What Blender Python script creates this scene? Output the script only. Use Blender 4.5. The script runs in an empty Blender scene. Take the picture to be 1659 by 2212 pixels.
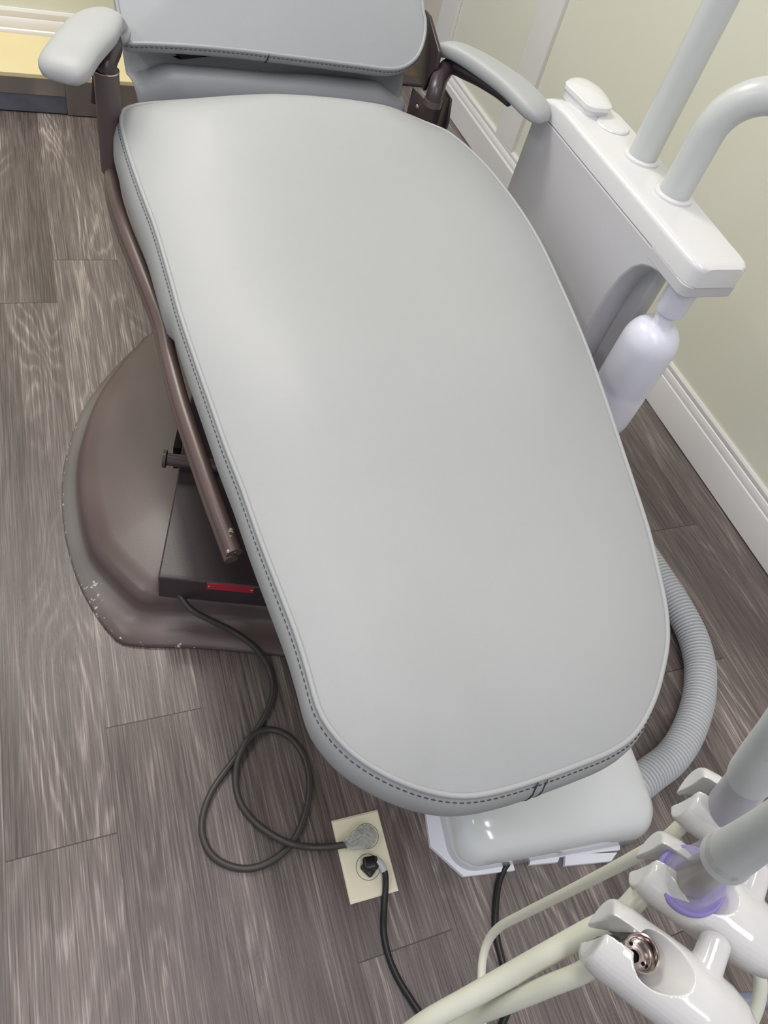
import bpy, bmesh, math, random
from mathutils import Vector, Matrix, noise as mnoise
random.seed(7)
SC = bpy.context.scene
COL = SC.collection

# ------------------------------------------------------------------ camera
H = 1.3                       # camera height in metres
F = 1592.8                    # focal length for a 1659 x 2212 frame
R = ((0.9268383614, -0.3056263638, 0.2180898384),     # camera right   in room axes
     (-0.1208457973, -0.7927777115, -0.5974109084),   # camera down
     (0.3554812866, 0.5273481070, -0.7717104566))     # camera forward
cam = bpy.data.cameras.new('camera'); camo = bpy.data.objects.new('camera', cam)
COL.objects.link(camo)
cam.sensor_fit = 'VERTICAL'; cam.sensor_height = 24.0; cam.lens = 24.0 * F / 2212.0
cam.clip_start = 0.02
m = Matrix(((R[0][0], -R[1][0], -R[2][0], 0), (R[0][1], -R[1][1], -R[2][1], 0),
            (R[0][2], -R[1][2], -R[2][2], H), (0, 0, 0, 1)))
camo.matrix_world = m
SC.camera = camo

# ------------------------------------------------------------------ light
SC.view_settings.view_transform = 'Standard'
SC.view_settings.look = 'None'
SC.view_settings.gamma = 1.0
SC.view_settings.use_curve_mapping = False
SC.view_settings.exposure = 0.0
w = bpy.data.worlds.new('world'); SC.world = w; w.use_nodes = True
w.node_tree.nodes['Background'].inputs[0].default_value = (0.80, 0.84, 0.90, 1)
w.node_tree.nodes['Background'].inputs[1].default_value = 0.62

def area(name, loc, sx, sy, power, col, rz=0.0):
    l = bpy.data.lights.new(name, 'AREA'); l.shape = 'RECTANGLE'; l.size = sx; l.size_y = sy
    l.energy = power; l.color = col
    o = bpy.data.objects.new(name, l); COL.objects.link(o); o.location = loc
    o.rotation_euler = (0, 0, rz)
    return o
area('ceiling_panel_light', (0.05, 2.25, 2.62), 0.22, 0.7, 24, (1.0, 0.96, 0.90))
area('ceiling_panel_light', (-0.36, 2.10, 2.62), 0.5, 1.1, 15, (1.0, 0.95, 0.87))
area('ceiling_panel_light', (0.35, 0.2, 2.62), 0.28, 1.1, 17, (0.99, 0.93, 1.0))
area('ceiling_panel_light', (-1.5, 0.7, 2.62), 0.28, 1.1, 15, (1.0, 0.96, 0.93))
area('ceiling_panel_light', (0.1, -1.3, 2.62), 0.28, 1.1, 15, (0.98, 0.92, 1.0))

# ------------------------------------------------------------------ pixel helpers (turn a photo point into a room point)
def ray(px, py):
    c = ((px - 829.5) / F, (py - 1106.0) / F, 1.0)
    return Vector([R[0][i] * c[0] + R[1][i] * c[1] + R[2][i] * c[2] for i in range(3)])
EYE = Vector((0, 0, H))
def atZ(px, py, z=0.0):
    d = ray(px, py); return EYE + d * ((z - H) / d.z)
def atX(px, py, x):
    d = ray(px, py); return EYE + d * (x / d.x)
def atY(px, py, y):
    d = ray(px, py); return EYE + d * (y / d.y)
def atD(px, py, t):
    return EYE + ray(px, py) * t
def atPlane(px, py, z0, sl, ang, y0):
    # plane z = z0 + sl*(s - y0), s measured along a floor direction
    u = (math.sin(ang), math.cos(ang)); d = ray(px, py)
    t = (z0 - sl * y0 - H) / (d.z - sl * (d.x * u[0] + d.y * u[1]))
    return EYE + d * t

# ------------------------------------------------------------------ materials
def nodes(name):
    m = bpy.data.materials.new(name); m.use_nodes = True
    nt = m.node_tree; b = nt.nodes['Principled BSDF']
    return m, nt, b
def lin(c):
    return tuple(((v / 255) / 12.92 if v / 255 <= 0.04045 else ((v / 255 + 0.055) / 1.055) ** 2.4) for v in c) + (1,)
def N(nt, t, **kw):
    n = nt.nodes.new(t)
    for k, v in kw.items(): setattr(n, k, v)
    return n
def mat(name, col, rough=0.5, metal=0.0, var=0.04, nscale=30.0, bump=0.0, bscale=200.0, coat=0.0, spec=0.5, sss=0.0, trans=0.0, alpha=1.0):
    m, nt, b = nodes(name); L = nt.links
    b.inputs['Roughness'].default_value = rough; b.inputs['Metallic'].default_value = metal
    b.inputs['Specular IOR Level'].default_value = spec
    b.inputs['Coat Weight'].default_value = coat; b.inputs['Coat Roughness'].default_value = 0.08
    b.inputs['Transmission Weight'].default_value = trans
    b.inputs['Alpha'].default_value = alpha
    if sss:
        b.inputs['Subsurface Weight'].default_value = sss; b.inputs['Subsurface Radius'].default_value = (0.01, 0.01, 0.01)
    c = lin(col)
    tc = N(nt, 'ShaderNodeTexCoord'); nz = N(nt, 'ShaderNodeTexNoise'); nz.inputs['Scale'].default_value = nscale
    nz.inputs['Detail'].default_value = 4
    L.new(tc.outputs['Object'], nz.inputs['Vector'])
    r = N(nt, 'ShaderNodeValToRGB')
    r.color_ramp.elements[0].position = 0.3; r.color_ramp.elements[1].position = 0.7
    r.color_ramp.elements[0].color = tuple(v * (1 - var) for v in c[:3]) + (1,)
    r.color_ramp.elements[1].color = tuple(min(1, v * (1 + var)) for v in c[:3]) + (1,)
    L.new(nz.outputs['Fac'], r.inputs['Fac']); L.new(r.outputs['Color'], b.inputs['Base Color'])
    if bump:
        n2 = N(nt, 'ShaderNodeTexNoise'); n2.inputs['Scale'].default_value = bscale; n2.inputs['Detail'].default_value = 3
        L.new(tc.outputs['Object'], n2.inputs['Vector'])
        bp = N(nt, 'ShaderNodeBump'); bp.inputs['Strength'].default_value = bump; bp.inputs['Distance'].default_value = 0.001
        L.new(n2.outputs['Fac'], bp.inputs['Height']); L.new(bp.outputs['Normal'], b.inputs['Normal'])
    return m

M = {}
M['vinyl'] = mat('grey_vinyl', (168, 171, 172), 0.50, var=0.015, nscale=6, bump=0.10, bscale=900)
M['vinyl_dark'] = mat('back_vinyl', (158, 162, 166), 0.42, var=0.015, nscale=6, bump=0.10, bscale=900)
M['thread'] = mat('dark_thread', (58, 64, 72), 0.8)
M['wall'] = mat('wall_paint', (228, 229, 213), 0.55, var=0.012, nscale=1.5, bump=0.15, bscale=120)
M['wall2'] = mat('panel_paint', (206, 206, 190), 0.5, var=0.01, nscale=1.5)
M['trim'] = mat('white_trim', (232, 231, 230), 0.35, var=0.01, nscale=8)
M['cream'] = mat('cream_door_paint', (226, 216, 203), 0.45, var=0.01)
M['ceil'] = mat('ceiling_tile', (225, 225, 222), 0.9, var=0.02)
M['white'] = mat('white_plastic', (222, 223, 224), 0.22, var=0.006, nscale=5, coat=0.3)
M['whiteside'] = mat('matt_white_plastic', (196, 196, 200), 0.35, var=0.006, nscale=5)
M['tray'] = mat('satin_white_plastic', (238, 240, 248), 0.4, var=0.006)
M['boxw'] = mat('gloss_white_cover', (226, 231, 231), 0.15, var=0.008, nscale=8, coat=0.4)
M['holder'] = mat('gloss_holder_plastic', (206, 206, 204), 0.10, var=0.004, nscale=10, coat=0.6)
M['bottle'] = mat('milky_bottle', (226, 228, 240), 0.3, var=0.01, nscale=8, sss=0.4)
M['pole'] = mat('painted_pole', (200, 204, 202), 0.28, var=0.008, nscale=4)
M['hose'] = mat('grey_corrugated_plastic', (196, 200, 203), 0.42, var=0.02)
M['tube'] = mat('cream_silicone_tube', (204, 205, 190), 0.35, var=0.02, nscale=14, sss=0.1)
M['cuff'] = mat('grey_rubber_cuff', (120, 118, 112), 0.5)
M['steel'] = mat('polished_nickel', (206, 196, 192), 0.18, metal=1.0, var=0.03)
M['darkmetal'] = mat('dark_brushed_metal', (150, 140, 136), 0.3, metal=0.9, var=0.05)
M['black'] = mat('black_rubber', (22, 22, 25), 0.35)
M['cord'] = mat('charcoal_cord', (62, 60, 58), 0.42, var=0.03)
M['ivory'] = mat('ivory_plastic', (246, 241, 216), 0.25, var=0.01, nscale=20)
M['lilac'] = mat('lilac_ring', (142, 130, 190), 0.35)
M['frost'] = mat('frosted_grey_sleeve', (192, 197, 197), 0.5, var=0.03, nscale=60)
M['frost2'] = mat('smoky_grey_sleeve', (168, 168, 176), 0.4, var=0.05, nscale=30)
M['red'] = mat('red_label', (176, 40, 62), 0.4, var=0.05, nscale=80)
M['yellow'] = mat('yellow_laminate', (226, 212, 166), 0.4, var=0.02, nscale=6)
M['kick'] = mat('worn_blue_grey_kick', (98, 98, 112), 0.45, var=0.22, nscale=14)
M['blueg'] = mat('blue_grey_metal', (112, 122, 138), 0.35, metal=0.2)
M['void'] = mat('dark_slot', (8, 7, 8), 0.9)

def brushed():
    m, nt, b = nodes('brushed_steel_kick'); L = nt.links
    b.inputs['Metallic'].default_value = 1; b.inputs['Roughness'].default_value = 0.28
    b.inputs['Base Color'].default_value = (0.42, 0.40, 0.385, 1)
    tc = N(nt, 'ShaderNodeTexCoord'); mp = N(nt, 'ShaderNodeMapping'); mp.inputs['Scale'].default_value = (3, 3, 120)
    nz = N(nt, 'ShaderNodeTexNoise'); nz.inputs['Scale'].default_value = 5
    L.new(tc.outputs['Object'], mp.inputs[0]); L.new(mp.outputs[0], nz.inputs['Vector'])
    bp = N(nt, 'ShaderNodeBump'); bp.inputs['Strength'].default_value = 0.15; bp.inputs['Distance'].default_value = 0.001
    L.new(nz.outputs['Fac'], bp.inputs['Height']); L.new(bp.outputs['Normal'], b.inputs['Normal'])
    return m
M['brushed'] = brushed()

def brown_paint(name, wear=0.0, col=(80, 66, 66), dust=0.0):
    # dark brown hammered enamel, chipped to bare white in places
    m, nt, b = nodes(name); L = nt.links
    b.inputs['Roughness'].default_value = 0.36
    b.inputs['Specular IOR Level'].default_value = 0.6
    tc = N(nt, 'ShaderNodeTexCoord')
    n1 = N(nt, 'ShaderNodeTexNoise'); n1.inputs['Scale'].default_value = 5; n1.inputs['Detail'].default_value = 6
    n2 = N(nt, 'ShaderNodeTexNoise'); n2.inputs['Scale'].default_value = 70; n2.inputs['Detail'].default_value = 5; n2.inputs['Roughness'].default_value = 0.7
    L.new(tc.outputs['Object'], n1.inputs['Vector']); L.new(tc.outputs['Object'], n2.inputs['Vector'])
    r = N(nt, 'ShaderNodeValToRGB'); c = lin(col)
    r.color_ramp.elements[0].position = 0.3; r.color_ramp.elements[0].color = tuple(v * 0.85 for v in c[:3]) + (1,)
    r.color_ramp.elements[1].position = 0.72; r.color_ramp.elements[1].color = tuple(v * 1.2 for v in c[:3]) + (1,)
    L.new(n1.outputs['Fac'], r.inputs['Fac'])
    out = r.outputs['Color']
    if dust:
        # grey scuffed zone on the low flange, where shoes rub
        sx = N(nt, 'ShaderNodeSeparateXYZ'); L.new(tc.outputs['Object'], sx.inputs[0])
        at = N(nt, 'ShaderNodeAttribute', attribute_name='scuff')
        nn = N(nt, 'ShaderNodeMath', operation='MULTIPLY'); L.new(at.outputs['Fac'], nn.inputs[0])
        mr = N(nt, 'ShaderNodeMapRange'); mr.inputs[1].default_value = 0.25; mr.inputs[2].default_value = 0.6; mr.inputs[3].default_value = 0.55; mr.inputs[4].default_value = 1.0
        L.new(n1.outputs['Fac'], mr.inputs[0]); L.new(mr.outputs[0], nn.inputs[1])
        mx = N(nt, 'ShaderNodeMix', data_type='RGBA'); L.new(nn.outputs[0], mx.inputs[0]); L.new(out, mx.inputs[6])
        mx.inputs[7].default_value = lin((122, 120, 116)); out = mx.outputs[2]
    if wear:
        th = N(nt, 'ShaderNodeMath', operation='GREATER_THAN'); th.inputs[1].default_value = 1 - wear
        at = N(nt, 'ShaderNodeAttribute', attribute_name='wear')
        ad = N(nt, 'ShaderNodeMath', operation='ADD'); L.new(at.outputs['Fac'], ad.inputs[0]); L.new(n2.outputs['Fac'], ad.inputs[1])
        L.new(ad.outputs[0], th.inputs[0])
        mx = N(nt, 'ShaderNodeMix', data_type='RGBA'); L.new(th.outputs[0], mx.inputs[0]); L.new(out, mx.inputs[6])
        mx.inputs[7].default_value = lin((205, 198, 188)); out = mx.outputs[2]
    L.new(out, b.inputs['Base Color'])
    n3 = N(nt, 'ShaderNodeTexNoise'); n3.inputs['Scale'].default_value = 300
    L.new(tc.outputs['Object'], n3.inputs['Vector'])
    bp = N(nt, 'ShaderNodeBump'); bp.inputs['Strength'].default_value = 0.15; bp.inputs['Distance'].default_value = 0.0005
    L.new(n3.outputs['Fac'], bp.inputs['Height']); L.new(bp.outputs['Normal'], b.inputs['Normal'])
    return m
M['brown'] = brown_paint('brown_enamel')
M['brown_chip'] = brown_paint('chipped_brown_enamel', wear=0.30, col=(96, 80, 76))
M['brown_base'] = brown_paint('scuffed_brown_enamel', wear=0.30, col=(90, 76, 74), dust=1.0)
M['brown_dark'] = brown_paint('dark_brown_enamel', col=(54, 43, 48))

def clear(name, col, rough, alpha, lump=0.0):
    m, nt, b = nodes(name); L = nt.links
    b.inputs['Base Color'].default_value = col; b.inputs['Roughness'].default_value = rough
    b.inputs['Specular IOR Level'].default_value = 0.8
    b.inputs['IOR'].default_value = 1.3
    tc = N(nt, 'ShaderNodeTexCoord'); nz = N(nt, 'ShaderNodeTexNoise'); nz.inputs['Scale'].default_value = 40
    L.new(tc.outputs['Object'], nz.inputs['Vector'])
    mr = N(nt, 'ShaderNodeMapRange'); mr.inputs[3].default_value = alpha * 0.8; mr.inputs[4].default_value = min(1, alpha * 1.25)
    L.new(nz.outputs['Fac'], mr.inputs[0]); L.new(mr.outputs[0], b.inputs['Alpha'])
    if lump:
        n2 = N(nt, 'ShaderNodeTexNoise'); n2.inputs['Scale'].default_value = 150; L.new(tc.outputs['Object'], n2.inputs['Vector'])
        bp = N(nt, 'ShaderNodeBump'); bp.inputs['Strength'].default_value = lump; bp.inputs['Distance'].default_value = 0.004
        L.new(n2.outputs['Fac'], bp.inputs['Height']); L.new(bp.outputs['Normal'], b.inputs['Normal'])
    return m
M['clear'] = clear('clear_plastic', (0.60, 0.62, 0.60, 1), 0.10, 0.30)
M['clearplug'] = clear('clear_moulded_plug', (0.62, 0.65, 0.62, 1), 0.06, 0.42, 1.0)

def carpet():
    m, nt, b = nodes('woven_brown_carpet'); L = nt.links
    tc = N(nt, 'ShaderNodeTexCoord'); mp = N(nt, 'ShaderNodeMapping'); mp.inputs['Rotation'].default_value = (0, 0, 0.5)
    ck = N(nt, 'ShaderNodeTexBrick'); ck.inputs['Scale'].default_value = 40
    ck.inputs['Color1'].default_value = lin((58, 48, 40)); ck.inputs['Color2'].default_value = lin((90, 74, 58)); ck.inputs['Mortar'].default_value = lin((150, 128, 100))
    L.new(tc.outputs['Object'], mp.inputs[0]); L.new(mp.outputs[0], ck.inputs['Vector'])
    L.new(ck.outputs['Color'], b.inputs['Base Color']); b.inputs['Roughness'].default_value = 0.95
    return m
M['carpet'] = carpet()

def plank_floor():
    m, nt, b = nodes('grey_oak_planks'); L = nt.links
    def math_(op, a, c=None, v=None):
        n = N(nt, 'ShaderNodeMath', operation=op)
        L.new(a, n.inputs[0])
        if c is not None: L.new(c, n.inputs[1])
        elif v is not None: n.inputs[1].default_value = v
        return n.outputs[0]
    uv = N(nt, 'ShaderNodeUVMap', uv_map='plank'); ed = N(nt, 'ShaderNodeUVMap', uv_map='edge')
    rnd = N(nt, 'ShaderNodeUVMap', uv_map='rand')
    sr = N(nt, 'ShaderNodeSeparateXYZ'); L.new(rnd.outputs[0], sr.inputs[0])
    su = N(nt, 'ShaderNodeSeparateXYZ'); L.new(uv.outputs[0], su.inputs[0])
    se = N(nt, 'ShaderNodeSeparateXYZ'); L.new(ed.outputs[0], se.inputs[0])
    off = math_('MULTIPLY', sr.outputs[0], v=37.0)
    def vec(sx, sy):
        c = N(nt, 'ShaderNodeCombineXYZ')
        L.new(math_('MULTIPLY', su.outputs[0], v=sx), c.inputs[0]); L.new(math_('MULTIPLY', su.outputs[1], v=sy), c.inputs[1]); L.new(off, c.inputs[2])
        return c.outputs[0]
    # cathedral figure: contour lines of a stretched noise field
    na = N(nt, 'ShaderNodeTexNoise'); na.inputs['Scale'].default_value = 1.0; na.inputs['Detail'].default_value = 2.0; na.inputs['Roughness'].default_value = 0.45
    na.inputs['Distortion'].default_value = 0.3
    L.new(vec(6.5, 1.15), na.inputs['Vector'])
    nf = N(nt, 'ShaderNodeTexNoise'); nf.inputs['Scale'].default_value = 1.0; nf.inputs['Detail'].default_value = 3; nf.inputs['Roughness'].default_value = 0.6
    L.new(vec(120, 7), nf.inputs['Vector'])
    ph = math_('ADD', math_('MULTIPLY', na.outputs['Fac'], v=110.0), math_('MULTIPLY', nf.outputs['Fac'], v=5.0))
    sn = N(nt, 'ShaderNodeMath', operation='SINE'); L.new(ph, sn.inputs[0])
    ring = math_('MULTIPLY', math_('ADD', sn.outputs[0], v=1.0), v=0.5)
    ringp = math_('POWER', ring, v=3.0)
    # fine streaks
    ns = N(nt, 'ShaderNodeTexNoise'); ns.inputs['Scale'].default_value = 1.0; ns.inputs['Detail'].default_value = 5; ns.inputs['Roughness'].default_value = 0.65
    L.new(vec(400, 7), ns.inputs['Vector'])
    st = N(nt, 'ShaderNodeMapRange'); st.inputs[1].default_value = 0.38; st.inputs[2].default_value = 0.64; L.new(ns.outputs['Fac'], st.inputs[0])
    # broad tone patches along the plank
    nb = N(nt, 'ShaderNodeTexNoise'); nb.inputs['Scale'].default_value = 1.0; nb.inputs['Detail'].default_value = 3
    L.new(vec(11, 1.4), nb.inputs['Vector'])
    bt = N(nt, 'ShaderNodeMapRange'); bt.inputs[1].default_value = 0.3; bt.inputs[2].default_value = 0.7; L.new(nb.outputs['Fac'], bt.inputs[0])
    tone = math_('ADD', math_('ADD', math_('MULTIPLY', math_('MULTIPLY', ringp, bt.outputs[0]), v=0.26), math_('MULTIPLY', st.outputs[0], v=0.42)),
                 math_('ADD', math_('MULTIPLY', bt.outputs[0], v=0.26), math_('MULTIPLY', sr.outputs[1], v=0.16)))
    rp = N(nt, 'ShaderNodeValToRGB'); e = rp.color_ramp.elements
    e[0].position = 0.12; e[0].color = lin((74, 66, 64)); e[1].position = 0.95; e[1].color = lin((182, 171, 164))
    x = e.new(0.40); x.color = lin((102, 93, 90)); x = e.new(0.60); x.color = lin((124, 114, 110))
    L.new(tone, rp.inputs['Fac'])
    # joints
    jx = N(nt, 'ShaderNodeMath', operation='LESS_THAN'); L.new(se.outputs[0], jx.inputs[0]); jx.inputs[1].default_value = 0.0007
    jy = N(nt, 'ShaderNodeMath', operation='LESS_THAN'); L.new(se.outputs[1], jy.inputs[0]); jy.inputs[1].default_value = 0.0010
    jm = math_('MAXIMUM', math_('MULTIPLY', jx.outputs[0], v=0.45), math_('MULTIPLY', jy.outputs[0], v=0.8))
    mx = N(nt, 'ShaderNodeMix', data_type='RGBA'); L.new(jm, mx.inputs[0]); L.new(rp.outputs[0], mx.inputs[6]); mx.inputs[7].default_value = lin((42, 34, 32))
    L.new(mx.outputs[2], b.inputs['Base Color'])
    ro = N(nt, 'ShaderNodeMapRange'); ro.inputs[3].default_value = 0.30; ro.inputs[4].default_value = 0.42; L.new(st.outputs[0], ro.inputs[0]); L.new(ro.outputs[0], b.inputs['Roughness'])
    b.inputs['Specular IOR Level'].default_value = 0.5
    bp = N(nt, 'ShaderNodeBump'); bp.inputs['Strength'].default_value = 0.25; bp.inputs['Distance'].default_value = 0.0008
    L.new(st.outputs[0], bp.inputs['Height']); L.new(bp.outputs['Normal'], b.inputs['Normal'])
    return m
M['floor'] = plank_floor()

# ------------------------------------------------------------------ mesh helpers
def mesh_obj(name, verts, faces, material, parent=None, smooth=True, sharp=40):
    me = bpy.data.meshes.new(name); me.from_pydata([tuple(v) for v in verts], [], faces)
    me.validate(); me.update()
    bm = bmesh.new(); bm.from_mesh(me); bmesh.ops.recalc_face_normals(bm, faces=bm.faces); bm.to_mesh(me); bm.free()
    me.materials.append(material)
    if smooth:
        for p in me.polygons: p.use_smooth = True
        if sharp: me.set_sharp_from_angle(angle=math.radians(sharp))
    o = bpy.data.objects.new(name, me); COL.objects.link(o)
    if parent: o.parent = parent; o.matrix_parent_inverse = parent.matrix_basis.inverted()
    return o
def empty(name, loc):
    o = bpy.data.objects.new(name, None); COL.objects.link(o); o.location = loc; o.empty_display_size = 0.05
    return o
def tag(o, label=None, cat=None, group=None, kind=None):
    if label: o['label'] = label
    if cat: o['category'] = cat
    if group: o['group'] = group
    if kind: o['kind'] = kind
    return o
def bevel(o, w, seg=3, angle=30):
    b = o.modifiers.new('bevel', 'BEVEL'); b.width = w; b.segments = seg; b.limit_method = 'ANGLE'; b.angle_limit = math.radians(angle)
    b.harden_normals = False
    return o
def box(name, x0, x1, y0, y1, z0, z1, material, parent=None, bev=0.003, seg=2):
    v = [(x, y, z) for x in (x0, x1) for y in (y0, y1) for z in (z0, z1)]
    f = [(0, 1, 3, 2), (4, 6, 7, 5), (0, 4, 5, 1), (2, 3, 7, 6), (0, 2, 6, 4), (1, 5, 7, 3)]
    o = mesh_obj(name, v, f, material, parent)
    if bev: bevel(o, bev, seg)
    return o
def catmull(pts, n, closed=False):
    # centripetal-ish resample, n points by arc length
    P = [Vector(p) for p in pts]; out = []
    k = len(P); segs = k if closed else k - 1
    for i in range(segs):
        if closed: a, b, c, d = P[(i - 1) % k], P[i], P[(i + 1) % k], P[(i + 2) % k]
        else:
            b, c = P[i], P[i + 1]
            a = P[i - 1] if i > 0 else b * 2 - c
            d = P[i + 2] if i + 2 < k else c * 2 - b
        for j in range(16):
            t = j / 16; t2 = t * t; t3 = t2 * t
            out.append(0.5 * ((2 * b) + (c - a) * t + (2 * a - 5 * b + 4 * c - d) * t2 + (3 * b - a - 3 * c + d) * t3))
    if not closed: out.append(P[-1])
    loop = out + ([out[0]] if closed else [])
    L = [0]
    for i in range(1, len(loop)): L.append(L[-1] + (loop[i] - loop[i - 1]).length)
    res = []; j = 0
    cnt = n if closed else n - 1
    for i in range(n):
        s = L[-1] * i / cnt
        while j < len(L) - 2 and L[j + 1] < s: j += 1
        d = L[j + 1] - L[j]
        res.append(loop[j].lerp(loop[j + 1], (s - L[j]) / d if d > 1e-9 else 0))
    return res
def frames(P, closed=False, up=None):
    n = len(P); T = []
    for i in range(n):
        a = P[(i - 1) % n] if closed or i > 0 else P[i]; b = P[(i + 1) % n] if closed or i < n - 1 else P[i]
        T.append((b - a).normalized())
    u = Vector(up) if up else (Vector((0, 0, 1)) if abs(T[0].z) < 0.9 else Vector((1, 0, 0)))
    fr = []
    for i in range(n):
        u = (u - T[i] * u.dot(T[i]))
        u = u.normalized() if u.length > 1e-6 else Vector((1, 0, 0))
        fr.append((T[i], u.copy(), T[i].cross(u)))
    return fr
def tube_geo(P, rad, seg=12, closed=False, up=None, flat=1.0):
    fr = frames(P, closed, up); V = []; Fc = []; n = len(P)
    for i, (t, u, w) in enumerate(fr):
        r = rad[i] if hasattr(rad, '__len__') else rad
        for k in range(seg):
            a = 2 * math.pi * k / seg
            V.append(P[i] + u * (math.cos(a) * r * flat) + w * (math.sin(a) * r))
    for i in range(n if closed else n - 1):
        j = (i + 1) % n
        for k in range(seg):
            k2 = (k + 1) % seg
            Fc.append((i * seg + k, i * seg + k2, j * seg + k2, j * seg + k))
    if not closed:
        Fc.append(tuple(range(seg - 1, -1, -1))); Fc.append(tuple((n - 1) * seg + k for k in range(seg)))
    return V, Fc
def tube(name, pts, rad, material, parent=None, n=None, seg=12, closed=False, smooth_path=True, up=None, flat=1.0):
    P = catmull(pts, n or max(8, len(pts) * 8), closed) if smooth_path else [Vector(p) for p in pts]
    if hasattr(rad, '__len__'):
        q = len(rad); rr = []
        for i in range(len(P)):
            s = i / (len(P) - 1) * (q - 1); j = min(int(s), q - 2); rr.append(rad[j] + (rad[j + 1] - rad[j]) * (s - j))
        rad = rr
    V, Fc = tube_geo(P, rad, seg, closed, up, flat)
    return mesh_obj(name, V, Fc, material, parent, sharp=50)
def lathe(name, prof, material, parent=None, loc=(0, 0, 0), axis=(0, 0, 1), seg=40, sharp=40):
    # prof: list of (radius, height)
    q = Vector((0, 0, 1)).rotation_difference(Vector(axis).normalized()); V = []; Fc = []
    loc = Vector(loc); n = len(prof)
    for r, z in prof:
        for k in range(seg):
            a = 2 * math.pi * k / seg
            V.append(loc + q @ Vector((math.cos(a) * r, math.sin(a) * r, z)))
    for i in range(n - 1):
        for k in range(seg):
            k2 = (k + 1) % seg; Fc.append((i * seg + k, i * seg + k2, (i + 1) * seg + k2, (i + 1) * seg + k))
    Fc.append(tuple(range(seg - 1, -1, -1))); Fc.append(tuple((n - 1) * seg + k for k in range(seg)))
    return mesh_obj(name, V, Fc, material, parent, sharp=sharp)
def loft(name, rings, material, parent=None, caps=(True, True), sharp=40):
    n = len(rings[0]); V = [p for r in rings for p in r]; Fc = []
    for i in range(len(rings) - 1):
        for k in range(n):
            k2 = (k + 1) % n; Fc.append((i * n + k, i * n + k2, (i + 1) * n + k2, (i + 1) * n + k))
    if caps[0]: Fc.append(tuple(range(n - 1, -1, -1)))
    if caps[1]: Fc.append(tuple((len(rings) - 1) * n + k for k in range(n)))
    return mesh_obj(name, V, Fc, material, parent, sharp=sharp)
def prism(name, poly, lo, hi, axis, material, parent=None, bev=0.0, seg=3, ang=30):
    # poly is a 2-D outline in the plane normal to axis ('x' -> (y,z), 'z' -> (x,y))
    def mk(p, h): return (h, p[0], p[1]) if axis == 'x' else ((p[0], h, p[1]) if axis == 'y' else (p[0], p[1], h))
    r0 = [mk(p, lo) for p in poly]; r1 = [mk(p, hi) for p in poly]
    o = loft(name, [r0, r1], material, parent)
    if bev: bevel(o, bev, seg, ang)
    return o
def merge(name, geos, material, parent=None, sharp=40):
    V = []; Fc = []
    for v, f in geos:
        k = len(V); V += list(v); Fc += [tuple(i + k for i in q) for q in f]
    return mesh_obj(name, V, Fc, material, parent, sharp=sharp)
def bake(o, mods=()):
    dg = bpy.context.evaluated_depsgraph_get(); dg.update()
    me = bpy.data.meshes.new_from_object(o.evaluated_get(dg)); o.modifiers.clear(); o.data = me
    return o

# ================================================================== ROOM
WX = 1.529            # right wall plane
WY = 2.872            # far wall plane
# floor: one mesh, each plank a face carrying its own random numbers
def build_floor():
    pw = 0.1608; x00 = -0.0375; Lp = 1.31
    known = {0: 0.518, -1: 0.343, 2: 0.060, 8: 0.726, 7: 0.378, 1: 1.02, 3: 0.93, 4: 0.30, 5: 1.25, 6: 1.08, -2: 1.13, -3: 0.75, 9: 1.20}
    V = []; Fc = []; dat = []
    def quad(x0, x1, y0, y1, px0, py0, L, rnd):
        k = len(V); V.extend([(x0, y0, 0), (x1, y0, 0), (x1, y1, 0), (x0, y1, 0)]); Fc.append((k, k + 1, k + 2, k + 3))
        dat.append((x0, x1, y0, y1, px0, py0, L, rnd))
    for c in range(-20, 11):
        a = x00 + c * pw; b = a + pw
        if a > WX + 0.01: continue
        yj = known.get(c, (c * 0.47) % Lp)
        y = yj
        while y > -2.0: y -= Lp
        while y < 4.6:
            quad(a, b, y, y + Lp, a, y, Lp, (random.random(), random.random())); y += Lp
    me = bpy.data.meshes.new('floor'); me.from_pydata(V, [], Fc); me.update()
    u1 = me.uv_layers.new(name='plank'); 
    u3 = me.uv_layers.new(name='rand')
    for f, d in zip(me.polygons, dat):
        for li in f.loop_indices:
            v = V[me.loops[li].vertex_index]
            u1.data[li].uv = (v[0] - d[4], v[1] - d[5])
            u3.data[li].uv = d[7]
    # edge distances: subdivide by an inner cross so that the distance is linear on each face
    bm = bmesh.new(); bm.from_mesh(me)
    uvp = bm.loops.layers.uv['plank']
    for f in list(bm.faces):
        pass
    bm.free()
    me.materials.append(M['floor'])
    o = bpy.data.objects.new('floor', me); COL.objects.link(o)
    return o, pw, Lp
floor, PW, PL = build_floor(); tag(floor, kind='structure')
# joints are drawn from the plank coordinates inside the material
nt = M['floor'].node_tree
for n in list(nt.nodes):
    if n.type == 'UVMAP' and n.uv_map == 'edge':
        su = N(nt, 'ShaderNodeSeparateXYZ'); u = N(nt, 'ShaderNodeUVMap', uv_map='plank'); nt.links.new(u.outputs[0], su.inputs[0])
        cb = N(nt, 'ShaderNodeCombineXYZ')
        for i, Lx in ((0, PW), (1, PL)):
            s = N(nt, 'ShaderNodeMath', operation='SUBTRACT'); s.inputs[0].default_value = Lx; nt.links.new(su.outputs[i], s.inputs[1])
            mn = N(nt, 'ShaderNodeMath', operation='MINIMUM'); nt.links.new(s.outputs[0], mn.inputs[0]); nt.links.new(su.outputs[i], mn.inputs[1])
            nt.links.new(mn.outputs[0], cb.inputs[i])
        for l in list(nt.links):
            if l.from_node == n: nt.links.new(cb.outputs[0], l.to_socket)

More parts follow.
